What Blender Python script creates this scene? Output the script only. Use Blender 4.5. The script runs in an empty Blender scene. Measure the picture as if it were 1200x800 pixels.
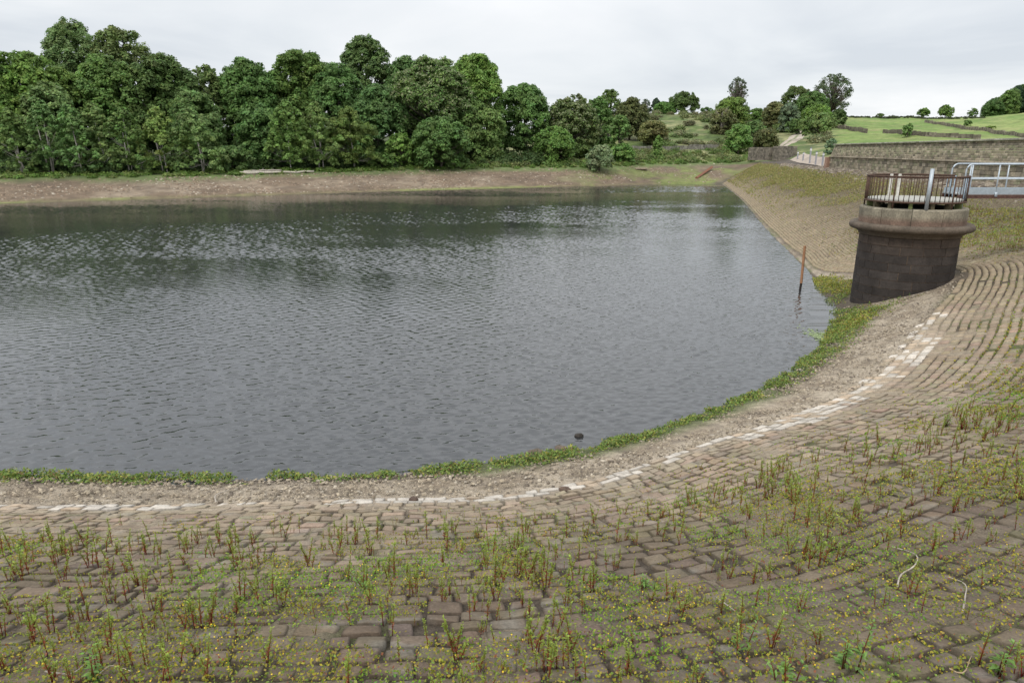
import bpy, math, random
import numpy as np
from mathutils import Vector
R = math.radians
rng = np.random.default_rng(7)
random.seed(7)
sc = bpy.context.scene
COL = sc.collection

# ------------------------------------------------------------------ camera
FOC = 800.0; PIT = math.atan(224/800.0); EYE = 6.0
cam = bpy.data.cameras.new('camera'); cam.sensor_width = 36; cam.lens = 24; cam.clip_end = 5000
camo = bpy.data.objects.new('camera', cam); COL.objects.link(camo)
camo.location = (0, 0, EYE); camo.rotation_euler = (R(90)-PIT, 0, 0)
sc.camera = camo

# ------------------------------------------------------------------ world, sun, exposure
w = bpy.data.worlds.new('World'); sc.world = w; w.use_nodes = True
nt = w.node_tree; nt.nodes.clear(); N = nt.nodes.new; L = nt.links.new
SUN_EL, SUN_AZ = R(52), R(215)
sky = N('ShaderNodeTexSky'); sky.sky_type = 'NISHITA'; sky.sun_disc = False
sky.sun_elevation = SUN_EL; sky.sun_rotation = SUN_AZ
bg1 = N('ShaderNodeBackground'); bg1.inputs[1].default_value = 0.1; L(sky.outputs[0], bg1.inputs[0])
tc = N('ShaderNodeTexCoord'); sep = N('ShaderNodeSeparateXYZ'); L(tc.outputs['Generated'], sep.inputs[0])
def mth(op, a, b=None, clamp=False):
    n = N('ShaderNodeMath'); n.operation = op; n.use_clamp = clamp
    for i, x in enumerate((a, b)):
        if x is None: continue
        if hasattr(x, 'links'): L(x, n.inputs[i])
        else: n.inputs[i].default_value = x
    return n.outputs[0]
zc = mth('MAXIMUM', sep.outputs[2], 0.0)
den = mth('ADD', zc, 0.09)
cx = mth('DIVIDE', sep.outputs[0], den); cy = mth('DIVIDE', sep.outputs[1], den)
cmb = N('ShaderNodeCombineXYZ'); L(cx, cmb.inputs[0]); L(cy, cmb.inputs[1])
no1 = N('ShaderNodeTexNoise'); no1.inputs['Scale'].default_value = 0.38; no1.inputs['Detail'].default_value = 7
no1.inputs['Roughness'].default_value = 0.5; no1.inputs['Distortion'].default_value = 0.5
L(cmb.outputs[0], no1.inputs['Vector'])
cr = N('ShaderNodeValToRGB'); L(no1.outputs[0], cr.inputs[0])
cr.color_ramp.elements[0].position = 0.36; cr.color_ramp.elements[0].color = (0.66, 0.70, 0.75, 1)
cr.color_ramp.elements[1].position = 0.60; cr.color_ramp.elements[1].color = (0.92, 0.93, 0.945, 1)
e = cr.color_ramp.elements.new(0.48); e.color = (0.79, 0.82, 0.85, 1)
gr = N('ShaderNodeMapRange'); L(zc, gr.inputs[0]); gr.inputs[1].default_value = 0.17; gr.inputs[2].default_value = 0.8
gr.inputs[3].default_value = 1.0; gr.inputs[4].default_value = 1.85
bg2 = N('ShaderNodeBackground'); L(cr.outputs[0], bg2.inputs[0]); L(gr.outputs[0], bg2.inputs[1])
mx = N('ShaderNodeMixShader'); mx.inputs[0].default_value = 0.92
L(bg1.outputs[0], mx.inputs[1]); L(bg2.outputs[0], mx.inputs[2])
wo = N('ShaderNodeOutputWorld'); L(mx.outputs[0], wo.inputs[0])
sl = bpy.data.lights.new('sun', 'SUN'); sl.energy = 1.5; sl.angle = R(14); sl.color = (1.0, 0.96, 0.9)
so = bpy.data.objects.new('sun', sl); COL.objects.link(so)
sd = Vector((math.sin(SUN_AZ)*math.cos(SUN_EL), math.cos(SUN_AZ)*math.cos(SUN_EL), math.sin(SUN_EL)))
so.rotation_euler = sd.to_track_quat('Z', 'Y').to_euler()
sc.view_settings.view_transform = 'Standard'; sc.view_settings.look = 'None'
sc.view_settings.exposure = 0.13; sc.view_settings.gamma = 1.0

# ------------------------------------------------------------------ helpers
def ray(u, v):
    a = (u-600)/FOC; b = (400-v)/FOC
    return np.array([a, b*math.sin(PIT)+math.cos(PIT), b*math.cos(PIT)-math.sin(PIT)])
def at_z(u, v, z):
    d = ray(u, v); return d*((z-EYE)/d[2]) + [0, 0, EYE]
def at_y(u, v, y):
    d = ray(u, v); return d*(y/d[1]) + [0, 0, EYE]
def proj(x, y, z):
    z = z-EYE
    dep = y*math.cos(PIT) - z*math.sin(PIT)
    up = y*math.sin(PIT) + z*math.cos(PIT)
    dep = np.where(dep > 0.05, dep, 0.05)
    return 600+FOC*x/dep, 400-FOC*up/dep, dep
def vnoise(x, y, seed=0):
    x = np.asarray(x, float); y = np.asarray(y, float)
    xi = np.floor(x).astype(np.int64); yi = np.floor(y).astype(np.int64)
    fx = x-xi; fy = y-yi; fx = fx*fx*(3-2*fx); fy = fy*fy*(3-2*fy)
    def h(a, b):
        n = (a*374761393 + b*668265263 + seed*1442695041) & 0x7fffffff
        n = ((n ^ (n >> 13))*1274126177) & 0x7fffffff
        return ((n ^ (n >> 16)) & 0xffff)/65535.0
    return (h(xi, yi)*(1-fx)+h(xi+1, yi)*fx)*(1-fy) + (h(xi, yi+1)*(1-fx)+h(xi+1, yi+1)*fx)*fy
def fbm(x, y, seed=0, o=4):
    s = 0; a = 0.5; t = 0
    for i in range(o):
        s = s + a*vnoise(x*2**i, y*2**i, seed+i*17); t += a; a *= .5
    return s/t
def sstep(a, b, x):
    t = np.clip((x-a)/(b-a), 0, 1); return t*t*(3-2*t)

def mesh_obj(name, V, F, mat, parent=None, col=None, smooth=False, mi=None):
    """V (n,3), F (m,k) with k 3 or 4, or a list of index lists; col (n,3) per vertex"""
    me = bpy.data.meshes.new(name)
    V = np.ascontiguousarray(V, dtype=np.float32)
    if isinstance(F, np.ndarray):
        m, k = F.shape
        me.vertices.add(len(V)); me.vertices.foreach_set('co', V.ravel())
        me.loops.add(m*k); me.loops.foreach_set('vertex_index', F.astype(np.int32).ravel())
        me.polygons.add(m)
        me.polygons.foreach_set('loop_start', np.arange(0, m*k, k, dtype=np.int32))
        me.polygons.foreach_set('loop_total', np.full(m, k, dtype=np.int32))
        me.update(calc_edges=True)
    else:
        me.from_pydata(V.tolist(), [], F); me.update()
    if smooth: me.polygons.foreach_set('use_smooth', np.ones(len(me.polygons), dtype=bool))
    if col is not None:
        at = me.color_attributes.new('Col', 'FLOAT_COLOR', 'POINT')
        c4 = np.ones((len(V), 4), np.float32); c4[:, :3] = col
        at.data.foreach_set('color', c4.ravel())
    for m_ in (mat if isinstance(mat, (list, tuple)) else [mat]): me.materials.append(m_)
    if mi is not None: me.polygons.foreach_set('material_index', np.asarray(mi, np.int32))
    o = bpy.data.objects.new(name, me); COL.objects.link(o)
    if parent is not None: o.parent = parent
    return o
def tag(o, label=None, cat=None, group=None, kind=None):
    if label: o['label'] = label
    if cat: o['category'] = cat
    if group: o['group'] = group
    if kind: o['kind'] = kind
    return o
def empty(name, loc, label, cat, group=None, rz=0.0):
    o = bpy.data.objects.new(name, None); COL.objects.link(o); o.empty_display_size = .2
    o.location = loc; o.rotation_euler = (0, 0, rz)
    return tag(o, label, cat, group)
class MB:
    """collects shapes into one mesh, with a colour per vertex"""
    def __init__(s): s.V = []; s.F = []; s.C = []; s.n = 0
    def add(s, V, F, c=(.5, .5, .5)):
        V = np.asarray(V, float); s.V.append(V)
        s.F += [[i+s.n for i in f] for f in F]
        c = np.asarray(c, float)
        s.C.append(np.broadcast_to(c, (len(V), 3)).copy()); s.n += len(V)
    def box(s, c, d, rz=0, col=(.5, .5, .5), bev=0.0, tilt=0.0):
        x, y, z = [q/2 for q in d]; b = min(bev, x*.9, y*.9, z*.9)
        if b <= 0:
            V = np.array([[i*x, j*y, k*z] for k in (-1, 1) for i, j in ((-1, -1), (1, -1), (1, 1), (-1, 1))])
            F = [[3, 2, 1, 0], [4, 5, 6, 7], [0, 1, 5, 4], [1, 2, 6, 5], [2, 3, 7, 6], [3, 0, 4, 7]]
        else:
            V = []; 
            for zz, ins in ((-z, b), (-z+b, 0), (z-b, 0), (z, b)):
                for i, j in ((-1, -1), (1, -1), (1, 1), (-1, 1)): V.append([i*(x-ins), j*(y-ins), zz])
            V = np.array(V); F = [[3, 2, 1, 0], [12, 13, 14, 15]]
            for l in range(3):
                for k in range(4): a = l*4+k; a2 = l*4+(k+1) % 4; F.append([a, a2, a2+4, a+4])
        if tilt: ct, st = math.cos(tilt), math.sin(tilt); V = V @ np.array([[ct, 0, st], [0, 1, 0], [-st, 0, ct]])
        ca, sa = math.cos(rz), math.sin(rz)
        V = V @ np.array([[ca, sa, 0], [-sa, ca, 0], [0, 0, 1]]) + np.array(c)
        s.add(V, F, col)
    def tube(s, pts, rad, n=8, col=(.5, .5, .5), cap=True):
        pts = np.asarray(pts, float); k = len(pts)
        rad = np.broadcast_to(np.asarray(rad, float), (k,))
        V = []; up0 = np.array([0.13, 0.21, .97])
        for i in range(k):
            t = pts[min(i+1, k-1)]-pts[max(i-1, 0)]; t = t/(np.linalg.norm(t)+1e-9)
            r = up0 if abs(t @ up0) < .93 else np.array([1., 0, 0])
            a = np.cross(t, r); a /= np.linalg.norm(a); b = np.cross(t, a)
            for j in range(n):
                an = 2*math.pi*j/n; V.append(pts[i]+rad[i]*(math.cos(an)*a+math.sin(an)*b))
        F = [[i*n+j, i*n+(j+1) % n, (i+1)*n+(j+1) % n, (i+1)*n+j] for i in range(k-1) for j in range(n)]
        if cap: F += [list(range(n))[::-1], [(k-1)*n+j for j in range(n)]]
        s.add(V, F, col)
    def lathe(s, prof, n=64, c=(0, 0, 0), col=(.5, .5, .5), a0=0, a1=2*math.pi):
        full = abs(a1-a0-2*math.pi) < 1e-6
        m = n if full else n+1
        V = [[c[0]+r*math.cos(a0+(a1-a0)*j/n), c[1]+r*math.sin(a0+(a1-a0)*j/n), c[2]+z] for r, z in prof for j in range(m)]
        F = []
        for i in range(len(prof)-1):
            for j in range(n):
                j2 = (j+1) % m if full else j+1
                F.append([i*m+j, i*m+j2, (i+1)*m+j2, (i+1)*m+j])
        s.add(V, F, col)
    def build(s, name, mat, parent=None, smooth=False):
        return mesh_obj(name, np.concatenate(s.V), s.F, mat, parent, np.concatenate(s.C), smooth)

# ------------------------------------------------------------------ materials
def new_mat(name):
    m = bpy.data.materials.new(name); m.use_nodes = True; m.node_tree.nodes.clear(); return m
def attr_mat(name, rough=.85, nscale=8, namt=.25, bump=0.0, bscale=20, trans=0.0, spec=.3, metal=0.0, speck=0.0, nscale2=None, namt2=0.2):
    """colour from the mesh's Col attribute, broken up by noise"""
    m = new_mat(name); t = m.node_tree; N = t.nodes.new; L = t.links.new
    at = N('ShaderNodeAttribute'); at.attribute_name = 'Col'
    geo = N('ShaderNodeNewGeometry')
    def noisemul(src, scale, amt, det=6):
        n = N('ShaderNodeTexNoise'); n.inputs['Scale'].default_value = scale; n.inputs['Detail'].default_value = det
        n.inputs['Roughness'].default_value = .62
        L(geo.outputs['Position'], n.inputs['Vector'])
        mr = N('ShaderNodeMapRange'); L(n.outputs[0], mr.inputs[0]); mr.inputs[1].default_value = .3; mr.inputs[2].default_value = .7
        mr.inputs[3].default_value = 1-amt; mr.inputs[4].default_value = 1+amt
        vm = N('ShaderNodeVectorMath'); vm.operation = 'SCALE'; L(src, vm.inputs[0]); L(mr.outputs[0], vm.inputs['Scale'])
        return vm.outputs[0]
    c = noisemul(at.outputs['Color'], nscale, namt)
    if nscale2: c = noisemul(c, nscale2, namt2, 3)
    p = N('ShaderNodeBsdfPrincipled'); L(c, p.inputs['Base Color']); p.inputs['Roughness'].default_value = rough
    p.inputs['Metallic'].default_value = metal; p.inputs['Specular IOR Level'].default_value = spec
    if bump:
        n = N('ShaderNodeTexNoise'); n.inputs['Scale'].default_value = bscale; n.inputs['Detail'].default_value = 8
        n.inputs['Roughness'].default_value = .65
        L(geo.outputs['Position'], n.inputs['Vector'])
        b = N('ShaderNodeBump'); b.inputs['Strength'].default_value = 1; b.inputs['Distance'].default_value = bump
        L(n.outputs[0], b.inputs['Height']); L(b.outputs[0], p.inputs['Normal'])
    out = N('ShaderNodeOutputMaterial')
    if trans:
        tr = N('ShaderNodeBsdfTranslucent'); L(c, tr.inputs[0])
        ms = N('ShaderNodeMixShader'); ms.inputs[0].default_value = trans
        L(p.outputs[0], ms.inputs[1]); L(tr.outputs[0], ms.inputs[2]); L(ms.outputs[0], out.inputs[0])
    else: L(p.outputs[0], out.inputs[0])
    return m
M_stone = attr_mat('paving_stone', .9, 5, .22, .012, 26, nscale2=38, namt2=.22)
M_soil = attr_mat('soil_and_gravel', .95, 9, .3, .03, 30, nscale2=60, namt2=.45)
M_terrain = attr_mat('terrain', .95, .7, .28, .12, 2.2, nscale2=.06, namt2=.18)
M_wall = attr_mat('wall_stone', .9, 3, .3, .02, 12, nscale2=14, namt2=.25)
M_tower = attr_mat('tower_stone', .8, 2.2, .3, .006, 30, nscale2=16, namt2=.3)
M_leaf = attr_mat('foliage', .55, .9, .25, trans=.36, spec=.2)
M_weed = attr_mat('weed_leaf', .5, 8, .2, trans=.35, spec=.3)
M_bark = attr_mat('bark', .9, 6, .3, .02, 20)
M_rust = attr_mat('rusty_iron', .85, 14, .4, .002, 80, spec=.3)
M_galv = attr_mat('galvanised_steel', .5, 10, .15, metal=.35, spec=.5)
M_wood = attr_mat('weathered_wood', .85, 12, .25, .004, 60)
M_flower = attr_mat('petals', .6, 8, .05, trans=.2)

# ------------------------------------------------------------------ bank tables  (P lower edge of paving, S shoreline, C crest)
CT = np.array([
 # Px    Py    Pz    Sx    Sy    Cx    Cy
 [-40,  10.1, .40, -42., 11.9, -44.,  .1],
 [-20,  10.1, .40, -21., 11.9, -21.,  .1],
 [-8.4, 10.1, .40, -9.8, 11.94, -8.6, .1],
 [-5.6, 10.1, .40, -6.5, 11.80, -5.2, .1],
 [-2.85,10.27,.40, -3.28,11.94, -2.0, .1],
 [0,    10.48,.40, -.2,  12.45, 1.2,  .2],
 [1.51, 11.01,.40, 1.1,  12.92, 3.6,  .6],
 [3.31, 12.2, .40, 2.5,  13.62, 7.0, 1.8],
 [6.0,  13.9, .42, 4.8,  15.3, 13.0, 4.6],
 [8.33, 15.5, .5,  6.7,  17.0, 17.4, 7.6],
 [10.57,17.7, .8,  8.51, 19.15,21.5,11.0],
 [13.1, 20.76,1.1, 10.2, 21.5, 25.2,15.6],
 [15.4, 23.4, 1.4, 11.6, 23.9, 28.0,20.6],
 [17.2, 26.2, 1.6, 12.8, 26.6, 29.6,25.8],
 [17.3, 28.6, 1.3, 13.3, 28.4, 30.3,31.0],
 [16.3, 30.6, .75, 13.8, 30.3, 30.9,35.5],
 [15.7, 33.2, .3,  14.6, 32.6, 31.5,40.5],
 [16.9, 39.5, .15, 16.3, 39.4, 32.4,47.0],
 [20.2, 53.4, .12, 19.8, 53.4, 35.0,60.0],
 [28.7, 86.0, .10, 28.4, 86.0, 40.5,90.0],
 [40.3,134.5, .10, 39.9,134.5, 49.5,139.]])
def catmull(T, per=40):
    n = len(T); out = []
    for i in range(n-1):
        p0 = T[max(i-1, 0)]; p1 = T[i]; p2 = T[i+1]; p3 = T[min(i+2, n-1)]
        # centripetal-like tangents scaled by chord
        d1 = np.linalg.norm((p2-p1)[:2]); d0 = max(np.linalg.norm((p1-p0)[:2]), 1e-3); d2 = max(np.linalg.norm((p3-p2)[:2]), 1e-3)
        m1 = (p2-p1)/d1*d0/(d0+d1) + (p1-p0)/d0*d1/(d0+d1) if i > 0 else (p2-p1)/d1
        m2 = (p2-p1)/d1*d2/(d1+d2) + (p3-p2)/d2*d1/(d1+d2) if i < n-2 else (p2-p1)/d1
        for t in np.arange(per)/per:
            h = [2*t**3-3*t**2+1, t**3-2*t**2+t, -2*t**3+3*t**2, t**3-t**2]
            out.append(h[0]*p1+h[1]*m1*d1+h[2]*p2+h[3]*m2*d1)
    out.append(T[-1]); return np.array(out)
CB = catmull(CT)
S_ARC = np.concatenate([[0], np.cumsum(np.linalg.norm(np.diff(CB[:, :2], axis=0), axis=1))])
S_MAX = S_ARC[-1]; CZ = 3.9
def tab(s): return np.stack([np.interp(s, S_ARC, CB[:, k]) for k in range(7)], -1)
def bank(s, v):
    """point on the top of the paving; v metres up the slope (in plan) from its lower edge"""
    s, v = np.broadcast_arrays(np.asarray(s, float), np.asarray(v, float))
    q = tab(s); P = q[..., 0:2]; C = q[..., 5:7]; S = q[..., 3:5]
    W = np.linalg.norm(C-P, axis=-1); Wg = np.maximum(np.linalg.norm(S-P, axis=-1), .25)
    up = P + (C-P)*(v/W)[..., None]
    dn = P + (S-P)*(-v/Wg)[..., None]
    xy = np.where((v >= 0)[..., None], up, dn)
    zu = q[..., 2] + (CZ-q[..., 2])*np.minimum(v/W, 1.0)
    zd = q[..., 2] * (1 + v/Wg); zd = np.where(-v > Wg, -(-v-Wg)*.3, zd)
    z = np.where(v >= 0, zu, zd)
    return xy[..., 0], xy[..., 1], z, W, Wg
def bank_px(u, v):
    ss = np.linspace(15, S_MAX, 900)[:, None]; vv = np.linspace(-3, 13, 320)[None]
    x, y, z, _, _ = bank(ss, vv); a, b, d = proj(x, y, z)
    k = np.argmin((a-u)**2+(b-v)**2); i, j = np.unravel_index(k, a.shape)
    return np.array([x[i, j], y[i, j], z[i, j]]), float(ss[i, 0]), float(vv[0, j])

# ------------------------------------------------------------------ terrain table
def shore(u, v):
    p = at_z(u, v, 0); return (p[1], 0.0)
def dv(D, u, v): p = at_y(u, v, D); return (D, p[2])
TC = []
def tcol(u, *k): TC.append(((u-600)/FOC/1.037, k))
for u, vs, v2, add in ((-700, 262, 225, 12), (-250, 248, 215, 13), (0, 238, 208, 13), (150, 234, 206.5, 13), (300, 229, 203, 14), (450, 224.5, 199, 16), (600, 220.5, 196, 17)):
    s = shore(u, vs); D = s[0]
    tcol(u, (D-30, -2.5), s, dv(D+add, u, v2), (D+add+22, at_y(u, v2, D+add)[2]+1.6), (D+add+90, at_y(u, v2, D+add)[2]+3.5), (330, 12.), (1500, 16))
for u, vs, v2, D2, v3, D3, v4, D4, v5, D5 in ((650, 219, 196, 132, 181, 165, 158, 215, 140, 275), (700, 218, 195, 134, 179, 165, 154, 215, 138, 275),
        (770, 216, 191, 145, 175.5, 172, 152, 220, 134, 275), (830, 215.5, 190, 150, 174, 175, 150, 220, 132.5, 275)):
    s = shore(u, vs)
    tcol(u, (s[0]-25, -2.5), s, dv(D2, u, v2), dv(D3, u, v3), dv(D4, u, v4), dv(D5, u, v5), (1500, 20))
for u, D1, z1, D2, v2, D3, v3, D4, v4, D5, v5 in (
        (868, 137, 1.6, 152, 190, 178, 173, 215, 153, 275, 135),
        (900, 141, 3.5, 150, 188.5, 178, 172, 215, 153, 275, 136),
        (922, 127, 3.6, 138, 186.5, 160, 172, 200, 156, 275, 138),
        (945, 109, 3.6, 120, 187.5, 150, 172, 195, 156, 275, 138),
        (973, 91, 3.75, 99, 187.5, 150, 168, 195, 153, 290, 138),
        (1000, 80.5, 3.8, 90, 188, 150, 165, 200, 152, 300, 138),
        (1080, 61, 3.8, 70, 194, 150, 163, 200, 153.5, 300, 139.5),
        (1140, 51.5, 3.8, 62, 198, 150, 165, 200, 154, 310, 137.5),
        (1200, 44.7, 3.8, 55, 202, 150, 164, 200, 154, 310, 130),
        (1414, 31.7, 3.8, 45, 210, 140, 166, 200, 154, 310, 118),
        (1900, 30, 3.8, 45, 210, 140, 166, 200, 150, 310, 112)):
    tcol(u, (D1-12, -3.), (D1, z1), dv(D2, u, v2), dv(D3, u, v3), dv(D4, u, v4), dv(D5, u, v5), (1500, 24))
TR = np.array([c[0] for c in TC]); TD = np.array([[k[0] for k in c[1]] for c in TC]); TZ = np.array([[k[1] for k in c[1]] for c in TC])
NK = 7
def tcols(r):
    return np.stack([np.interp(r, TR, TD[:, k]) for k in range(NK)], -1), np.stack([np.interp(r, TR, TZ[:, k]) for k in range(NK)], -1)
def tbump(x, y, k):
    a = np.clip(k-2.1, 0, 1)*(1-np.clip((k-5)/.5, 0, 1))
    return a*((fbm(x/14, y/14, 5)-.5)*1.6 + (fbm(x/3.5, y/3.5, 9)-.5)*.5) + np.clip(k-.9, 0, .4)*(fbm(x/2.5, y/2.5, 3)-.5)*.35
def hgt(x, y):
    x, y = float(x), float(y); d, z = tcols(np.array(x/y)); k = float(np.interp(y, d, np.arange(NK)))
    sm = k
    return float(np.interp(y, d, z) + tbump(np.array(x), np.array(y), np.array(k)))
def hgt_v(x, y):
    r = x/y; d, z = tcols(r); out = np.empty_like(x); kk = np.empty_like(x)
    for i in range(len(x)):
        kk[i] = np.interp(y[i], d[i], np.arange(NK)); out[i] = np.interp(y[i], d[i], z[i])
    return out + tbump(x, y, kk), kk
def ground_px(u, v, d0=60):
    d = ray(u, v)
    prev = d0
    for y in np.arange(d0, 500, .5):
        x = d[0]/d[1]*y; z = EYE+d[2]/d[1]*y
        if z <= hgt(x, y): return np.array([x, y, hgt(x, y)])
    return at_y(u, v, 275)

# terrain sheet
ru = np.concatenate([np.linspace(TR[0], -.9, 14)[:-1], np.linspace(-.9, .85, 260), np.linspace(.85, TR[-1], 20)[1:]])
kq = np.concatenate([np.linspace(0, 1, 8)[:-1], np.linspace(1, 2, 22)[:-1], np.linspace(2, 3, 20)[:-1], np.linspace(3, 4, 20)[:-1], np.linspace(4, 5, 24)[:-1], np.linspace(5, 6, 8)])
D, Z = tcols(ru)
Y = np.stack([np.interp(kq, np.arange(NK), D[i]) for i in range(len(ru))]); ZZ = np.stack([np.interp(kq, np.arange(NK), Z[i]) for i in range(len(ru))])
X = ru[:, None]*Y; KQ = np.broadcast_to(kq[None], Y.shape)
ZZ = ZZ + tbump(X, Y, KQ)
UU = 600+ru[:, None]*FOC*1.037+0*Y
n1 = fbm(X/5, Y/5, 21); n2 = fbm(X/1.3, Y/1.3, 33); n3 = fbm(X/22, Y/22, 41)
def lerp(a, b, t): return np.asarray(a)*(1-t[..., None])+np.asarray(b)*t[..., None]
beach = lerp((.165, .122, .083), (.25, .20, .145), sstep(.45, .7, n1)*.8)
beach = lerp(beach, (.115, .085, .062), sstep(.5, .66, n2)*.6)
beach = lerp(beach, (.16, .19, .05), sstep(.14, .02, KQ-1+.1*(n2-.5))*(KQ > .98)*.2+sstep(.14, .02, KQ-1)*(KQ > .98)*.6*sstep(.42, .6, n1))
beach = lerp(beach, (.15, .18, .05), sstep(.45, .62, n1+.0003*(UU-600))*sstep(600, 760, UU)*.8)
beach = lerp(beach, (.10, .15, .045), sstep(.62, .95, (KQ-1)+.35*(n1-.5))*.85)
scrub = lerp((.10, .14, .04), (.26, .25, .12), sstep(.38, .62, n1)); scrub = lerp(scrub, (.05, .075, .025), sstep(.46, .62, n2)*.7)
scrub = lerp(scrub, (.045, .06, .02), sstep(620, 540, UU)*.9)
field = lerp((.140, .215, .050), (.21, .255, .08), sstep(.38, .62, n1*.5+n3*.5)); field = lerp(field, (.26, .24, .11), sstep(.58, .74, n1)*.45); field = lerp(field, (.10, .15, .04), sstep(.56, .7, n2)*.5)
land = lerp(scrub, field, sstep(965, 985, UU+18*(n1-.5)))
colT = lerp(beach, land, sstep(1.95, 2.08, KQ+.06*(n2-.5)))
colT = lerp(colT, (.10, .085, .06), ((KQ < 1).astype(float)))
colT = lerp(colT, (.09, .075, .06), sstep(2.1, 1.9, KQ)*sstep(900, 915, UU))
i = np.arange(len(ru)-1)[:, None]; j = np.arange(len(kq)-1)[None]; nk = len(kq)
F = np.stack([i*nk+j, (i+1)*nk+j, (i+1)*nk+j+1, i*nk+j+1], -1).reshape(-1, 4)
tag(mesh_obj('terrain', np.stack([X, Y, ZZ], -1).reshape(-1, 3), F, M_terrain, col=colT.reshape(-1, 3), smooth=True), kind='structure')

# ------------------------------------------------------------------ water
mw = new_mat('water'); t = mw.node_tree; N = t.nodes.new; L = t.links.new
p = N('ShaderNodeBsdfPrincipled'); p.inputs['Base Color'].default_value = (.032, .033, .034, 1); p.inputs['Roughness'].default_value = .06
p.inputs['IOR'].default_value = 1.55; p.inputs['Specular IOR Level'].default_value = .65
geo = N('ShaderNodeNewGeometry'); mp = N('ShaderNodeMapping'); L(geo.outputs['Position'], mp.inputs[0])
mp.inputs['Rotation'].default_value = (0, 0, R(-24)); mp.inputs['Scale'].default_value = (.42, 1.0, 1)
na = N('ShaderNodeTexNoise'); na.inputs['Scale'].default_value = 5.5; na.inputs['Detail'].default_value = 5; na.inputs['Distortion'].default_value = .9; L(mp.outputs[0], na.inputs[0])
mp2 = N('ShaderNodeMapping'); L(geo.outputs['Position'], mp2.inputs[0]); mp2.inputs['Rotation'].default_value = (0, 0, R(28)); mp2.inputs['Scale'].default_value = (.5, 1, 1)
nb = N('ShaderNodeTexNoise'); nb.inputs['Scale'].default_value = 2.0; nb.inputs['Detail'].default_value = 4; L(mp2.outputs[0], nb.inputs[0])
nc = N('ShaderNodeTexNoise'); nc.inputs['Scale'].default_value = .07; nc.inputs['Detail'].default_value = 3; nc.inputs['Distortion'].default_value = 1.2; L(mp.outputs[0], nc.inputs[0])
mr = N('ShaderNodeMapRange'); L(nc.outputs[0], mr.inputs[0]); mr.inputs[1].default_value = .35; mr.inputs[2].default_value = .62; mr.inputs[3].default_value = .35; mr.inputs[4].default_value = 1.0
m1 = N('ShaderNodeMath'); m1.operation = 'MULTIPLY_ADD'; L(nb.outputs[0], m1.inputs[0]); m1.inputs[1].default_value = 1.3; L(na.outputs[0], m1.inputs[2])
bp = N('ShaderNodeBump'); bp.inputs['Distance'].default_value = .008; L(m1.outputs[0], bp.inputs['Height']); L(mr.outputs[0], bp.inputs['Strength']); L(bp.outputs[0], p.inputs['Normal'])
out = N('ShaderNodeOutputMaterial'); L(p.outputs[0], out.inputs[0])
yy = [9.5]
while yy[-1] < 145: yy.append(yy[-1]+np.interp(yy[-1], [10, 30, 140], [.045, .07, .12]))
yy = np.array([-5, 0, 5]+yy+[160, 175.]); xr = np.concatenate([np.linspace(-2.6, -.86, 12)[:-1], np.linspace(-.86, .45, 640), np.linspace(.45, .75, 6)[1:]])
WY = np.broadcast_to(yy[:, None], (len(yy), len(xr))); WX = np.maximum(np.abs(WY), 11)*xr[None]
wz = np.zeros(WX.shape); NW = 46; wr = np.random.default_rng(11)
pat = .38+1.0*sstep(.34, .64, fbm(WX/17+WY/40, WY/9, 401, 3))
for k in range(NW):
    lam = .14*(3.8)**(wr.random()**1.4); th = R(-64)+wr.normal(0, .5) if k % 3 else R(-118)+wr.normal(0, .35)
    kx, ky = math.cos(th)*2*math.pi/lam, math.sin(th)*2*math.pi/lam; am = .125*math.sqrt(2/NW)*lam/(2*math.pi)
    wz += am*np.sin(kx*WX+ky*WY+wr.uniform(0, 6.28)+1.5*fbm(WX/6+k, WY/6, 500+k % 5, 2)*2)
wz *= pat*((np.abs(xr) < .9)[None] & (yy > 9)[:, None] & (yy < 146)[:, None])
i = np.arange(len(yy)-1)[:, None]; j = np.arange(len(xr)-1)[None]; nk = len(xr)
F = np.stack([i*nk+j, i*nk+j+1, (i+1)*nk+j+1, (i+1)*nk+j], -1).reshape(-1, 4)
tag(mesh_obj('water', np.stack([WX, WY, wz], -1).reshape(-1, 3), F, mw, smooth=True), kind='structure')

# ------------------------------------------------------------------ bank base: gravel, soil below the paving, crest strip
ss = np.concatenate([np.arange(0, 18, .6), np.arange(18, 62, .12), np.arange(62, S_MAX, .5), [S_MAX]])
NG = 34; NU = 90
q = tab(ss); Wc = np.linalg.norm(q[:, 5:7]-q[:, 0:2], axis=1); Wg = np.maximum(np.linalg.norm(q[:, 3:5]-q[:, 0:2], axis=1), .25)
vg = np.concatenate([np.linspace(-1, 0, NG)[:-1]*1.0, np.linspace(0, 1, NU), [1.04, 1.3]])
V2 = np.where(vg[None] < 0, vg[None]*(Wg[:, None]+4.), vg[None]*Wc[:, None]); V2 = np.where(vg[None] > 1, Wc[:, None]+(vg[None]-1)*13, V2)
x, y, z, _, _ = bank(ss[:, None], V2)
nn = fbm(x/.5, y/.5, 51); ng = fbm(x/1.6, y/1.6, 52); nf = fbm(x/.17, y/.17, 53, 3); isfar = sstep(53, 60, ss[:, None]+0*V2)
gm = sstep(.1, -.4, V2)
silt = sstep(.45, .68, fbm(x/.75, y/.75, 57, 3))*(1-gm)*(1-.8*isfar)
z = z - (.05*isfar+(1-isfar)*(.034-.026*silt))*(1-gm) + gm*((nn-.5)*.10+(ng-.5)*.16*(q[:, 1] < 34)[:, None]) - .02*gm
SS = ss[:, None]+0*V2
tg = np.clip(-V2/Wg[:, None], 0, 2)
gravel = lerp((.25, .20, .145), (.36, .30, .225), sstep(.35, .65, nn)); gravel = lerp(gravel, (.12, .10, .08), sstep(.55, .7, nf)*.5)
gravel = lerp(gravel, (.075, .06, .045), sstep(.62, .85, tg)*.9)
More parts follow.
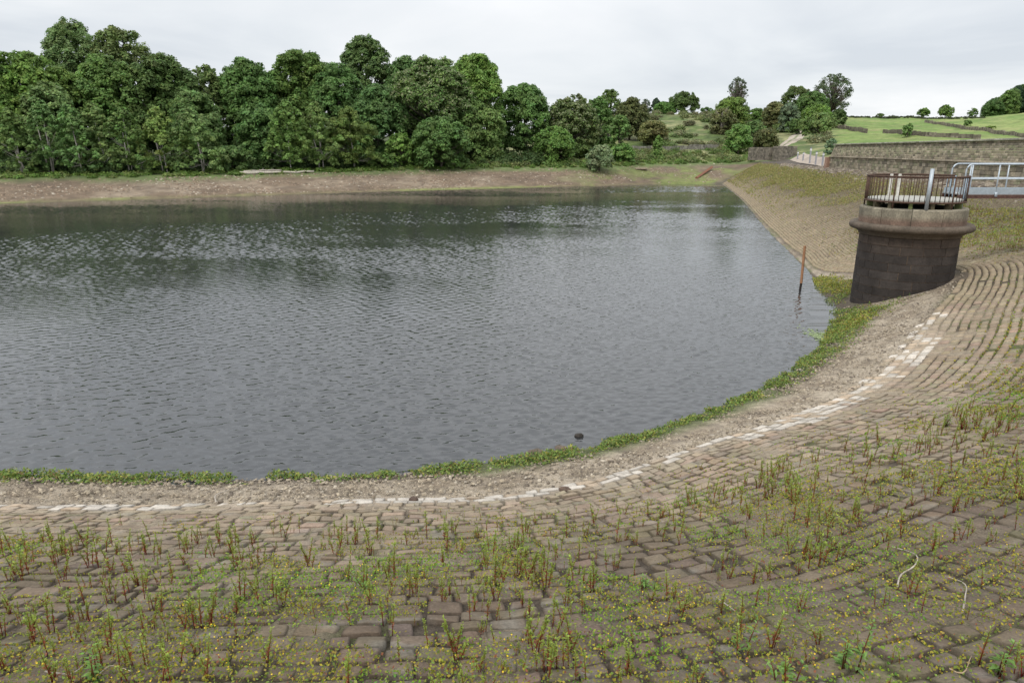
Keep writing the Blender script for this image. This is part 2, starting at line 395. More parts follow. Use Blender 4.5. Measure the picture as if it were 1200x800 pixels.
gravel = lerp(gravel, (.08, .11, .03), sstep(.5, .62, ng)*sstep(.45, .7, tg)*.6)
soil = lerp((.075, .058, .042), (.10, .11, .04), sstep(.45, .65, ng)*.7)
soil = lerp(soil, (.19, .152, .108), silt*.85); soil = lerp(soil, (.27, .22, .158), silt*sstep(.5, .2, V2/Wc[:, None]))
upper = sstep(.80, .93, V2/Wc[:, None])*(SS > 55)
soil = lerp(soil, (.085, .07, .058), upper)
gravel = lerp(gravel, (.44, .375, .29), sstep(.34, .0, tg)*.75*(1-isfar))
soil = lerp(soil, (.40, .33, .25), sstep(1.0, .2, V2)*.8*(1-isfar))
cb = lerp(soil, gravel, gm)
nv = len(vg); i = np.arange(len(ss)-1)[:, None]; j = np.arange(nv-1)[None]
F = np.stack([i*nv+j, i*nv+j+1, (i+1)*nv+j+1, (i+1)*nv+j], -1).reshape(-1, 4)
tag(mesh_obj('bank_ground', np.stack([x, y, z], -1).reshape(-1, 3), F, M_soil, col=cb.reshape(-1, 3), smooth=True), kind='structure')

# ------------------------------------------------------------------ paving blocks (surface of the bank: one structure)
PITCH = .235
def paving():
    Vs = {0: [], 1: []}; Cs = {0: [], 1: []}
    nrow = int(18/PITCH)
    s0s = np.arange(0, S_MAX, .15)
    for r in range(-1, nrow):
        va = r*PITCH
        if r == -1: sl_, sh_ = 47, 56
        x, y, z, W, _ = bank(s0s, np.maximum(va+.5*PITCH, 0))
        arc = np.concatenate([[0], np.cumsum(np.hypot(np.diff(x), np.diff(y)))])
        a = rng.uniform(0, .4); edges = []
        while a < arc[-1]: edges.append(a); a += rng.choice([.19, .23, .27, .32, .39])*rng.uniform(.88, 1.12)
        es = np.interp(edges, arc, s0s)
        for k in range(len(es)-1):
            sa, sb = es[k], es[k+1]; smid = .5*(sa+sb)
            if r == -1 and not (sl_ < smid < sh_ and rng.random() < .5): continue
            if smid < 22: continue
            W_ = float(np.interp(smid, s0s, W))
            if va+PITCH > W_*.99: continue
            xm = np.interp(smid, s0s, x); ym = np.interp(smid, s0s, y)
            if (xm-15.1)**2+(ym-26)**2 < 2.0**2: continue
            up = (va+.5*PITCH)/W_
            if smid > 58 and up > .88 and rng.random() < (up-.88)*8: continue
            if rng.random() < .012: continue
            dist = math.hypot(xm, ym)
            lod = 0 if dist < 17 else 1
            Vs[lod].append((sa, sb, va, va+PITCH, up, smid, r))
    res = []
    for lod, lst in Vs.items():
        A = np.array(lst); n = len(A)
        g = np.array([0, .035, .13, .4, .65, .87, .965, 1]) if lod == 0 else np.array([0, .1, .9, 1])
        m = len(g); gu, gv = np.meshgrid(g, g, indexing='ij')            # m,m
        gap = rng.uniform(.004, .017, n)+.010*(A[:, 5] > 54)
        # inset & corner jitter
        jj = rng.uniform(-.02, .02, (n, 4)); js = rng.uniform(-.025, .025, (n, 4))
        local = np.hypot(*[np.diff(c) for c in (np.zeros(2), np.zeros(2))]) if False else None
        sc_ = (A[:, 1]-A[:, 0])
        a0 = A[:, 0]+gap*.9; a1 = A[:, 1]-gap*.9
        U = gu[None]; Vv = gv[None]
        # round the outline
        rr = .14 if lod == 0 else .05
        cu = (U-.5)*2; cv = (Vv-.5)*2
        U2 = .5+.5*cu*(1-rr*.6*cv**6); V2_ = .5+.5*cv*(1-rr*.6*cu**6)
        bil = lambda q: q[:, 0, None, None]*(1-U2)*(1-V2_)+q[:, 1, None, None]*U2*(1-V2_)+q[:, 2, None, None]*(1-U2)*V2_+q[:, 3, None, None]*U2*V2_
        Sg = a0[:, None, None]*(1-U2)+a1[:, None, None]*U2 + bil(js)
        wob = lambda s, r_: (fbm(s*1.1, r_*3.7, 71, 2)-.5)*.09
        gv_ = gap*.8+.008*(A[:, 5] > 60)
        v0 = (A[:, 2]+gv_)[:, None, None]+wob(Sg, A[:, 6][:, None, None]+0*Sg); v1 = (A[:, 3]-gv_)[:, None, None]+wob(Sg, A[:, 6][:, None, None]+1+0*Sg)
        Vg = v0*(1-V2_)+v1*V2_+bil(jj)*.6
        x, y, z, _, _ = bank(Sg, np.maximum(Vg, -.32))
        near = sstep(13, 5, np.hypot(x, y))
        edge = np.minimum(np.minimum(U, 1-U), np.minimum(Vv, 1-Vv))
        drop = np.where(edge < 1e-6, -.07, np.where(edge < .05, -.006, 0.0)) if lod == 0 else np.where(edge < 1e-6, -.07, 0.0)
        rough = (fbm(x/.16, y/.16, 81, 4)-.5)*.035 + (fbm(x/.5, y/.5, 85, 2)-.5)*.03 if lod == 0 else 0
        z = z + drop + rough + rng.normal(0, .006, n)[:, None, None] + (rng.normal(0, .006, n)[:, None, None]*cu + rng.normal(0, .006, n)[:, None, None]*cv)
        # colour
        up = A[:, 4]; sm = A[:, 5]; r_ = A[:, 6]
        xm = x.mean((1, 2)); ym = y.mean((1, 2)); n1 = fbm(xm/2.2, ym/2.2, 91); n2 = fbm(xm/.8, ym/.8, 92)
        tan = np.array([.27, .212, .148]); dark = np.array([.145, .112, .078])
        tt = sstep(.10, .55, up*1.0+(n1-.5)*.35)
        c = tan*(1-tt[:, None])+dark*tt[:, None]
        c = c*rng.uniform(.86, 1.15, n)[:, None]*(1+.35*(n2-.5))[:, None]
        c = c*(1+rng.normal(0, .03, (n, 3)))
        far = sm > 58
        c = np.where(far[:, None], (c*.55+np.array([.23, .19, .115])*.45*(.85+.3*n2[:, None]))*np.interp(up, [0, .25, .6], [1.12, .95, .78])[:, None], c)
        # pale old waterline blocks
        s_w = tab(sm)
        nw = np.where((sm > 45) & (sm < 54), 2.6, np.where(sm < 57, 1.15, 0))*(0.55+.9*fbm(sm/1.3, sm*0, 95))
        pale = (r_ < nw) & (sm < 57.5) & (rng.random(n) < .86)
        pc = np.stack([rng.uniform(.40, .58, n)]*3, -1)*np.array([1, .90, .77])
        tanish = rng.random(n) < .3; pc[tanish] *= np.array([.85, .74, .62])
        c = np.where(pale[:, None], pc, c)
        ps = (sstep(4.5, .5, r_)*(sm < 57)*.55)[:, None]; c = c*(1-ps)+np.array([.38, .315, .235])*ps*rng.uniform(.85, 1.1, n)[:, None]
        c = np.where(pale[:, None], pc, c)
        C = np.broadcast_to(c[:, None, None, :], (n, m, m, 3)).copy()
        # dirt near joints + lichen
        if lod == 0:
            dirt = sstep(.12, .0, edge+.10*(fbm(x/.07, y/.07, 97, 3)-.5))
            C = C*(1-.45*dirt[..., None])
            li = sstep(.62, .75, fbm(x/.25, y/.25, 99, 3)); C = lerp(C, (.24, .23, .20), li*.35)
            mo = sstep(.60, .72, fbm(x/.9, y/.9, 101, 4))*sstep(.2, .5, up)[:, None, None]; C = lerp(C, (.11, .12, .04), mo*.4)
        base = np.arange(n)[:, None, None]*(m*m)
        ii, jx = np.meshgrid(np.arange(m-1), np.arange(m-1), indexing='ij')
        f = np.stack([base+(ii*m+jx)[None], base+(ii*m+jx+1)[None], base+((ii+1)*m+jx+1)[None], base+((ii+1)*m+jx)[None]], -1).reshape(-1, 4)
        res.append((np.stack([x, y, z], -1).reshape(-1, 3), f, C.reshape(-1, 3)))
    off = len(res[0][0])
    V = np.concatenate([res[0][0], res[1][0]]); F = np.concatenate([res[0][1], res[1][1]+off]); C = np.concatenate([res[0][2], res[1][2]])
    tag(mesh_obj('stone_paving', V, F, M_stone, col=C, smooth=True), kind='structure')
paving()

# ------------------------------------------------------------------ leaf cards
def cards(P, Nn, size, C, aspect=1.6, twist=None):
    """diamond leaf cards at P with normals Nn; returns V,F,C"""
    n = len(P); Nn = Nn/(np.linalg.norm(Nn, axis=1, keepdims=True)+1e-9)
    t = rng.normal(size=(n, 3)); t -= Nn*(t*Nn).sum(1, keepdims=True); t /= np.linalg.norm(t, axis=1, keepdims=True)+1e-9
    b = np.cross(Nn, t); s = np.broadcast_to(np.asarray(size, float), (n,))[:, None]
    V = np.stack([P-t*s*.5*aspect, P+b*s*.5, P+t*s*.5*aspect+Nn*s*.12, P-b*s*.5], 1).reshape(-1, 3)
    F = np.arange(4*n).reshape(n, 4)
    return V, F, np.repeat(C, 4, axis=0)
def jitcol(base, n, amt=.2, hue=.08):
    base = np.asarray(base); return base*(rng.uniform(1-amt, 1+amt, (n, 1)))*(1+rng.normal(0, hue, (n, 3))*np.array([1, .4, .6]))
def dome(nl, r, c, flat=.8, up=.0):
    d = rng.normal(size=(nl, 3)); d /= np.linalg.norm(d, axis=1, keepdims=True)
    d[:, 2] = np.where(d[:, 2] < -.25+up, -d[:, 2], d[:, 2])
    rr = r*rng.uniform(.72, 1.05, (nl, 1))
    return c+d*rr*np.array([1, 1, flat]), d

KINDS = dict(
 broad=dict(col=(0.183, 0.261, 0.062), bot=.08, e=.75, leaf=.29, fill=1.0, trunk=(.10, .085, .065), lob=.22),
 oak=dict(col=(0.165, 0.220, 0.070), bot=.2, e=.7, leaf=.28, fill=.72, trunk=(.09, .08, .065), lob=.19),
 dark=dict(col=(.130, .200, .060), bot=.05, e=.75, leaf=.28, fill=1.0, trunk=(.08, .07, .055), lob=.22),
 lime=dict(col=(0.171, 0.238, 0.066), bot=.04, e=.7, leaf=.28, fill=1.0, trunk=(.10, .09, .07), lob=.19, pale=(.27, .30, .16)),
 birch=dict(col=(.200, .280, .082), bot=.05, e=1.25, leaf=.20, fill=.95, trunk=(.40, .37, .33), lob=.17, lean=1),
 olive=dict(col=(.165, .240, .075), bot=.05, e=.9, leaf=.27, fill=.95, trunk=(.10, .09, .07), lob=.21),
 brown=dict(col=(.175, .180, .068), bot=.08, e=.7, leaf=.30, fill=.9, trunk=(.10, .08, .06), lob=.28),
 willow=dict(col=(.23, .29, .16), bot=.0, e=.65, leaf=.24, fill=1.0, trunk=(.12, .11, .08), lob=.22),
 bright=dict(col=(.170, .270, .065), bot=.03, e=.8, leaf=.28, fill=.95, trunk=(.10, .08, .06), lob=.26),
 airy=dict(col=(.12, .155, .070), bot=.22, e=.8, leaf=.26, fill=.30, trunk=(.14, .12, .10), lob=.13),
 conifer=dict(col=(.055, .09, .045), bot=.05, e=1.6, leaf=.30, fill=1.0, trunk=(.08, .07, .05), lob=.3),
)
def birch_lean(seed): return -.09*np.random.default_rng(seed+77).uniform(.0, 1.3)
def crown_data(H, Rx, k, seed, base=np.zeros(3)):
    """returns V,F,C of a crown of height H, radius Rx above base, and lobe centres"""
    K = KINDS[k]; z0 = H*K['bot']; hc = H-z0
    st = np.random.default_rng(seed)
    dens = K['fill']
    nl = int(np.clip(78*(hc/(2*Rx))**.8*(Rx/5)**.5, 22, 150)); 
    if k == 'airy': nl = int(nl*1.1)+14
    t = st.uniform(0.02, 1, nl)
    t = np.concatenate([t, st.uniform(.55, .98, nl//3)])
    a = st.uniform(0, 2*math.pi, len(t))
    # envelope: r(t)
    e = K['e']
    if e > 1: prof = np.clip(1-np.abs((t-.30)/.72)**1.9, 0, 1)**.8*(1-.14*np.sin(t*9+seed))*1.1
    else: prof = np.clip(1-np.abs((t-.40)/.62)**2.6, 0, 1)**.5
    rl = Rx*K['lob']*st.uniform(.75, 1.3, len(t))*(.75+.5*prof)
    rad = np.maximum(prof*Rx-rl*.75, 0)*np.where(st.random(len(t)) < .72, 1, st.uniform(.1, .85, len(t)))
    asym = 1+.18*np.sin(a*2+st.uniform(0, 6))+.12*np.sin(a*3+st.uniform(0, 6))
    c = np.stack([np.cos(a)*rad*asym, np.sin(a)*rad*asym, z0+hc*t*.97-rl*.3*(t > .5)], -1)
    # top lobes near the axis
    c = np.concatenate([c, [[st.normal(0, Rx*.12), st.normal(0, Rx*.12), H-Rx*K['lob']*.75]]]); rl = np.append(rl, Rx*K['lob']*.9)
    if k == 'birch': c[:, 0] += birch_lean(seed)*H*c[:, 2]/(H*.86)
    c[:, 2] = np.minimum(c[:, 2], H-rl*.72); c[:, 2] = np.maximum(c[:, 2], z0*.8+rl*.3)
    tint = st.uniform(.84, 1.2)*np.array([st.uniform(.84, 1.0), 1, st.uniform(.9, 1.15)])
    Ps = []; Ns = []; Cs = []; Sz = []
    for i in range(len(c)):
        area = 4*math.pi*rl[i]**2*.8
        n = int(dens*area*1.05/(K['leaf']**2*.8))
        n = max(n, 10)
        # sub-clumps on each lobe give the broccoli texture
        ns = max(4, int(area/1.6))
        sp, sdn = dome(ns, rl[i]*.80, c[i], .9, -.3)
        idx = rng.integers(0, ns, n)
        d = rng.normal(size=(n, 3)); d /= np.linalg.norm(d, axis=1, keepdims=True); d[:, 2] = np.where(d[:, 2] < -.35, -d[:, 2], d[:, 2])
        sr = min(.62, rl[i]*.5)
        P = sp[idx]+d*sr*rng.uniform(.5, 1.05, (n, 1))
        Nn = d*.7+sdn[idx]*.5+np.array([0, 0, .3])+rng.normal(0, .42, (n, 3))
        cc = jitcol(np.asarray(K['col'])*tint*st.uniform(.85, 1.18)*(1+st.normal(0, .03, 3)), n, .22, .07)
        cl = rng.uniform(.8, 1.22, ns)[idx]; cc = cc*cl[:, None]
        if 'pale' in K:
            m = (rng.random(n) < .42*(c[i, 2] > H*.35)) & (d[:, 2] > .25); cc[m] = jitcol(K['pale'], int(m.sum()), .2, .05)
        Ps.append(P); Ns.append(Nn); Cs.append(cc); Sz.append(K['leaf']*rng.uniform(.65, 1.3, n))
    P = np.concatenate(Ps); 
    P[:, 2] = np.maximum(P[:, 2], .02)
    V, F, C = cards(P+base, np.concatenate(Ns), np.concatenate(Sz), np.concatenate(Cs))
    return V, F, C, c, rl
def limb_tree(mb, H, Rx, k, seed, cen):
    K = KINDS[k]; st = np.random.default_rng(seed+5); tc_ = np.asarray(K['trunk'])
    r0 = .028*H if H > 6 else .035*H
    if k == 'birch': r0 = .0085*H
    lean = np.array([st.normal(0, .03), 0, 0])*H
    if K.get('lean'): lean = np.array([birch_lean(seed)*H, 0, 0])
    hh = H*.86
    pts = np.array([[0, 0, -.5], [0, 0, 0.1], lean*.25+[st.normal(0, .02)*H, 0, hh*.3], lean*.6+[0, 0, hh*.62], lean+[0, 0, hh]])
    mb.tube(pts, [r0*1.35, r0*1.1, r0*.8, r0*.45, r0*.12], 8, tc_)
    idx = np.argsort(-np.linalg.norm(cen[:, :2], axis=1))[:16] if k != 'airy' else np.arange(len(cen))
    for i in idx:
        e = cen[i]; zb = max(hh*.15, e[2]*.62-.3*np.linalg.norm(e[:2])*.3); zb = min(zb, hh*.85)
        f = zb/hh; b = np.array([lean[0]*f, lean[1]*f, zb]); mid = (b+e)/2+[0, 0, -.06*H*.3]
        mb.tube([b, mid, e], [r0*.42*(1-f*.5), r0*.25, r0*.08], 5, tc_)
TREES = []
def tree(u, vtop, wpx, label, kind='broad', off=None, D=None, vb=None, name='tree', cat='tree', group=None, two=None, stems=1):
    if vb is not None: g = ground_px(u, vb)
    else:
        if D is None:
            r = (u-600)/FOC/1.037; d, _ = tcols(np.array(r)); D = float(d[2])+off
        x = (u-600)/FOC/1.035*D; g = np.array([x, D, hgt(x, D)])
    top = at_y(u, vtop, g[1]); H = max(top[2]-g[2], .8); Rx = wpx*.5/FOC/1.035*g[1]
    # crown radius cannot put the centre sideways: place base so that the crown centre is at u
    g[0] = top[0]*.5+g[0]*.5
    e = empty(name, g, label, cat, group)
    seed = int(u*7+vtop*13)
    V, F, C, cen, rl = crown_data(H, Rx, kind, seed)
    mesh_obj('crown' if H > 2.4 else 'foliage', V, F, M_leaf, e, C)
    mb = MB(); limb_tree(mb, H, Rx, kind, seed, cen)
    if stems > 1:
        for q_ in range(stems-1):
            dx = random.uniform(-.5, .5)*Rx; mb.tube([[dx*.3, -.4, -.3], [dx*.5, -.5, H*.3], [dx*.7+birch_lean(seed)*H*.7, -.3, H*.68]], [.012*H, .01*H, .003*H], 6, KINDS[kind]['trunk'])
    mb.build('trunk' if H > 2.4 else 'stem', M_bark, e, True)
    TREES.append((name, u, g[1], H))
    return e
GW = 'trees of the wood along the far shore'; GB = 'young birches along the far shore'; GS = 'shrubs on the hillside'; GH = 'trees around the track'
# --- back row of the wood
tree(-30, 66, 110, 'broad green tree cut off by the left edge of the picture, behind the birches', 'broad', 16, group=GW)
tree(28, 62, 110, 'large broad bright green tree at the far left, left of the tall dark pair', 'broad', 18, group=GW)
tree(93, 23, 72, 'tall dark open-crowned tree, left one of the highest pair above the wood', 'oak', 38, group=GW)
tree(148, 30, 64, 'tall dark domed tree, right one of the highest pair above the wood', 'oak', 37, group=GW)
tree(62, 96, 60, 'mid green tree between the left birches and the tall dark pair', 'olive', 13, group=GW)
tree(128, 66, 78, 'full leafy green tree before the tall dark pair', 'broad', 20, group=GW)
tree(196, 63, 78, 'dark green dome-shaped tree right of the tall dark pair', 'dark', 20, group=GW)
tree(246, 76, 52, 'slightly lower, more open tree just right of the dome-shaped tree', 'oak', 22, group=GW)
tree(294, 69, 72, 'dark green round tree left of the pointed one in the middle of the wood', 'dark', 20, group=GW)
tree(230, 108, 70, 'dark shaded tree behind the rightmost birch of the left row', 'dark', 12, group=GW)
tree(305, 122, 60, 'dark low tree left of the lone white-stemmed birch', 'dark', 9, group=GW)
tree(355, 59, 78, 'green tree with a small peaked top left of the tall round crown', 'broad', 22, group=GW)
tree(396, 74, 66, 'mid green tree between the peaked tree and the tall round crown', 'olive', 18, group=GW)
tree(431, 41, 62, 'tall round-topped tree rising highest in the middle of the wood', 'oak', 36, group=GW)
tree(476, 66, 50, 'light green tree just right of the tall round crown', 'olive', 28, group=GW)
tree(440, 100, 66, 'dark green tree behind the twin birches', 'dark', 12, group=GW)
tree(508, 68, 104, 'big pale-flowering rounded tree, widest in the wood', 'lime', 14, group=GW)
tree(556, 64, 76, 'tall dark green tree ending the wood on its right side', 'broad', 18, group=GW)
tree(562, 120, 56, 'lower green tree at the foot of the tall tree ending the wood', 'olive', 10, group=GW)
# --- front birches
tree(22, 126, 44, 'leftmost young birch with leaning pale stems', 'birch', 3, group=GB, name='birch', stems=3)
tree(54, 114, 44, 'tall young birch with two leaning pale stems, second from the left', 'birch', 4, group=GB, name='birch', stems=3)
tree(90, 120, 42, 'young birch with a clear white stem leaning left over the green bank', 'birch', 3, group=GB, name='birch', stems=2)
tree(116, 119, 40, 'bushy olive birch without a visible stem, fourth along the left row', 'birch', 4, group=GB, name='birch')
tree(148, 126, 42, 'slim yellowish birch in the middle of the left row', 'birch', 3, group=GB, name='birch', stems=2)
tree(190, 124, 46, 'pointed birch left of the roundest birch', 'birch', 3, group=GB, name='birch', stems=2)
tree(234, 129, 58, 'roundest birch, at the right end of the left row', 'birch', 3, group=GB, name='birch', stems=2)
tree(337, 117, 46, 'lone birch with a bright white trunk standing right of the white log', 'birch', 3, group=GB, name='birch')
tree(376, 119, 50, 'tall silvery birch, left one of the twin birches beside each other', 'birch', 3, group=GB, name='birch', stems=2)
tree(414, 124, 54, 'broad yellow-green birch, right one of the twin birches', 'birch', 3, group=GB, name='birch', stems=2)
tree(469, 156, 30, 'small pale green pointed tree between the twin birches and the dark bush', 'bright', 4, group=GB)
tree(516, 139, 62, 'dark green dome-shaped bush overhanging the beach below the pale-flowering tree', 'dark', 0, name='bush', cat='bush')
tree(272, 172, 46, 'low dark bush behind the left end of the white log', 'dark', 4, name='bush', cat='bush')
tree(447, 180, 34, 'low green shrub at the foot of the broad birch', 'bright', 2, name='bush', cat='bush')
# --- middle distance
tree(614, 98, 60, 'upright full green tree right of the end of the wood', 'olive', 20, group=GW)
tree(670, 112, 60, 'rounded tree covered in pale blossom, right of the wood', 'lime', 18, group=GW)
tree(651, 149, 42, 'small yellow-green tree in front of the blossoming tree', 'bright', 5)
tree(700, 113, 34, 'narrow olive tree right of the blossoming tree', 'olive', 24)
tree(713, 105, 32, 'dark olive tree with the highest top right of the blossoming tree', 'oak', 60)
tree(738, 116, 36, 'reddish dark green tree standing right of the narrow olive tree', 'brown', 50)
tree(726, 135, 26, 'small round olive bush below the reddish tree', 'olive', 34, name='bush', cat='bush')
tree(703, 171, 36, 'silvery green willow bush on the edge of the beach', 'willow', -3, name='willow_bush', cat='bush')
tree(729, 170, 30, 'bright green bush next to the silvery willow bush', 'bright', 3, name='bush', cat='bush')
tree(765, 143, 34, 'dark olive round bush on the hillside above the low stone wall', 'brown', vb=170, name='bush', cat='bush')
tree(771, 159, 13, 'thin upright young tree by the water side of the low stone wall', 'bright', D=152)
tree(755, 116, 13, 'thin sparse tree on the skyline left of the small conifer', 'airy', D=285)
tree(767, 115, 12, 'small dark conifer on the skyline', 'conifer', D=283)
tree(777, 120, 22, 'pale green round tree on the skyline right of the small conifer', 'bright', D=278)
tree(799, 108, 32, 'largest tree on the skyline of the scrub hill, with an open crown', 'olive', D=280)
tree(826, 126, 14, 'tiny bush on the skyline right of the open-crowned tree', 'olive', D=276, name='bush', cat='bush')
tree(838, 133, 20, 'low pale bush behind the bare dead tree', 'olive', D=262, name='bush', cat='bush')
tree(862, 90, 26, 'tall airy half-bare tree rising above the bushes right of the dead tree', 'airy', D=222)
tree(856, 115, 44, 'dense green tree at the foot of the airy half-bare tree', 'broad', D=215, group=GH)
tree(846, 128, 26, 'brownish bush left below the airy half-bare tree', 'brown', D=205, name='bush', cat='bush')
tree(866, 146, 30, 'upright fresh green bush between hillside and low wall', 'bright', D=166, name='bush', cat='bush')
tree(884, 141, 26, 'olive bush right of the upright fresh green bush', 'olive', D=180, name='bush', cat='bush')
tree(896, 152, 30, 'brown-green hawthorn bush above the low wall end', 'brown', D=168, name='bush', cat='bush')
tree(905, 120, 24, 'dark reddish-brown tree left of the track', 'brown', D=222, group=GH)
tree(884, 128, 22, 'small green tree between the airy tree and the reddish-brown tree', 'bright', D=240, group=GH)
tree(923, 121, 26, 'grey-green round tree beside the reddish-brown tree', 'willow', D=205, group=GH)
tree(930, 101, 36, 'domed green tree behind the track, left of the tall airy ash', 'oak', D=232, group=GH)
tree(933, 140, 24, 'dark bush on the left verge of the track', 'dark', D=195, group=GH, name='bush', cat='bush')
tree(949, 108, 34, 'olive-brown tree in the middle of the clump behind the track', 'olive', D=222, group=GH)
tree(972, 87, 46, 'tall airy ash with light showing through its crown, highest beside the track', 'airy', D=232, group=GH)
tree(955, 124, 34, 'bright green tree above the round dark bush on the track side', 'bright', D=205, group=GH)
tree(960, 133, 38, 'round dense olive bush on the right side of the track', 'olive', vb=161, name='bush', cat='bush')
tree(979, 128, 18, 'small dark tree at the foot of the tall airy ash', 'dark', D=215, group=GH)
tree(974, 163, 16, 'pale green bush behind the left end of the long stone wall', 'willow', D=112, name='bush', cat='bush')
tree(1064, 145, 13, 'lone grey-green thorn bush in the field beside the broken wall', 'olive', vb=161, name='bush', cat='bush')
GK = 'trees on the skyline of the fields'
tree(1079, 127, 14, 'left one of the three small round trees on the field skyline', 'broad', D=298, group=GK)
tree(1104.5, 123, 16, 'middle and largest of the three small trees on the field skyline', 'broad', D=298, group=GK)
tree(1136, 127, 10, 'rightmost and smallest of the three trees on the field skyline', 'olive', D=304, group=GK)
tree(1028, 133, 9, 'tiny dark bush on the field skyline above the broken wall', 'dark', D=297, name='bush', cat='bush')
tree(1130, 141, 9, 'faint small bush in the upper field below the smallest skyline tree', 'olive', D=235, name='bush', cat='bush')
tree(1157, 150, 10, 'small round bush standing along the upper field wall', 'broad', D=215, name='bush', cat='bush')
# bare dead tree
g = ground_px(844, 158); mb = MB(); st = random.Random(4); Hd = at_y(844, 131, g[1])[2]-g[2]
mb.tube([[0, 0, -.3], [.1, 0, Hd*.4], [0, 0, Hd*.95]], [.22, .16, .04], 6, (.34, .30, .26))
for q_ in range(16):
    zb = st.uniform(.12, .8)*Hd; a = st.uniform(0, 6.3); l = st.uniform(.25, .5)*Hd
    mb.tube([[0, 0, zb], [math.cos(a)*l*.5, math.sin(a)*l*.3, zb+l*.45], [math.cos(a)*l, math.sin(a)*l*.7, zb+l*1.0]], [.10, .06, .02], 5, (.34, .30, .26))
o = mb.build('dead_tree', M_bark, None, True); o.location = g; tag(o, 'bare pale dead tree with spreading branches on the hillside', 'tree')

# far wood on the right hilltop: reads as one mass
Vs, Fs, Cs, of = [], [], [], 0
for q_ in range(34):
    u = 1150+ q_*3.9; D = 325+rng.uniform(0, 40)
    topv = np.interp(u, [1146, 1165, 1180, 1200, 1300], [124, 110, 100, 96, 92])+rng.uniform(-1, 4)
    x0 = (u-600)/FOC/1.035*D; zb = at_y(u, np.interp(u, [1146, 1200, 1300], [137, 131, 122])+2, D)[2]
    H = at_y(u, topv, D)[2]-zb
    if H < 1.5: continue
    V, F, C, _, _ = crown_data(H, rng.uniform(3.6, 5.2), 'dark' if rng.random() < .8 else 'conifer', 900+q_, np.array([x0, D, zb]))
    V = V[:]; Vs.append(V); Fs.append(F+of); Cs.append(C*1.1); of += len(V)
tag(mesh_obj('far_wood', np.concatenate(Vs), np.concatenate(Fs), M_leaf, col=np.concatenate(Cs)), 'dark wood on the hilltop at the right edge', 'wood', kind='stuff')

# ------------------------------------------------------------------ undergrowth, scrub, hedges (stuff)
def scatter_clumps(name, pts, rads, cols, leaf, label, cat, dens=1.0, flat=.8):
    Ps, Ns, Cc, Sz = [], [], [], []
    for p_, r_, c_ in zip(pts, rads, cols):
        n = max(8, int(dens*2*math.pi*r_**2*1.7/(leaf**2*.8)))
        P, d = dome(n, r_, np.asarray(p_), flat, .15)
        P += rng.normal(0, r_*.16, P.shape)
        Ps.append(P); Ns.append(d+[0, 0, .4]+rng.normal(0, .4, P.shape)); Cc.append(jitcol(np.asarray(c_)*rng.uniform(.75, 1.25), n, .22, .08)); Sz.append(leaf*rng.uniform(.6, 1.3, n))
    V, F, C = cards(np.concatenate(Ps), np.concatenate(Ns), np.concatenate(Sz), np.concatenate(Cc))
    return tag(mesh_obj(name, V, F, M_leaf, col=C), label, cat, kind='stuff')
def on_terrain(us, Ds):
    x = (us-600)/FOC/1.035*Ds; z, k = hgt_v(x, Ds); return np.stack([x, Ds, z], -1), k
# undergrowth inside the wood edge
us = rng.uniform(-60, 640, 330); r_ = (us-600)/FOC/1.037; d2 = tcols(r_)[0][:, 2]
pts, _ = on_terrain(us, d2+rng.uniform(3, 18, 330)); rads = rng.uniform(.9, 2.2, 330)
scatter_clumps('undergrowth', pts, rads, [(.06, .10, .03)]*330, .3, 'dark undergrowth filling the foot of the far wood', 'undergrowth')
us = rng.uniform(-60, 880, 620); r_ = (us-600)/FOC/1.037; d2 = tcols(r_)[0][:, 2]
pts, _ = on_terrain(us, d2+rng.uniform(-1.2, 4.5, 620)); rads = rng.uniform(.25, .8, 620); cols = [(.13, .21, .045) if rng.random() < .7 else (.20, .25, .08) for _ in us]
scatter_clumps('bank_weeds', pts, rads, cols, .2, 'bright green weeds along the top of the far beach', 'weeds', flat=.6)
us = rng.uniform(545, 900, 260); r_ = (us-600)/FOC/1.037; d2, d3 = tcols(r_)[0][:, 2], tcols(r_)[0][:, 3]
pts, _ = on_terrain(us, d2+rng.uniform(0, 1, 260)*(d3-d2)*.9); rads = rng.uniform(.5, 1.35, 260); cols = [[(.13, .20, .05), (.19, .23, .08), (.15, .17, .06)][rng.integers(3)] for _ in us]
scatter_clumps('bracken', pts, rads, cols, .26, 'mixed green bracken and brambles between beach and low wall', 'bracken', flat=.75)
us = rng.uniform(640, 975, 800); r_ = (us-600)/FOC/1.037; d3, d5 = tcols(r_)[0][:, 3], tcols(r_)[0][:, 5]
Ds = d3+2+rng.uniform(0, 1, 800)*(d5-d3-2); keep = fbm(us/28, Ds/16, 61) > .40
keep &= ~((us > 905) & (us < 955) & (Ds < 205)); us, Ds = us[keep], Ds[keep]
pts, _ = on_terrain(us, Ds); rads = rng.uniform(.5, 2.0, len(us)); cols = [[(.12, .17, .05), (.18, .21, .08), (.14, .14, .065), (.23, .24, .12)][rng.integers(4)] for _ in us]
scatter_clumps('scrub', pts, rads, cols, .34, 'rough scrub and gorse covering the hillside', 'scrub', flat=.7)
us = rng.uniform(985, 1146, 130); pts, _ = on_terrain(us, rng.uniform(292, 300, 130)); 
scatter_clumps('skyline_hedge', pts, rng.uniform(.35, 1.0, 130), [(.06, .075, .03)]*130, .35, 'thin dark hedge along the field skyline', 'hedge', flat=.7)

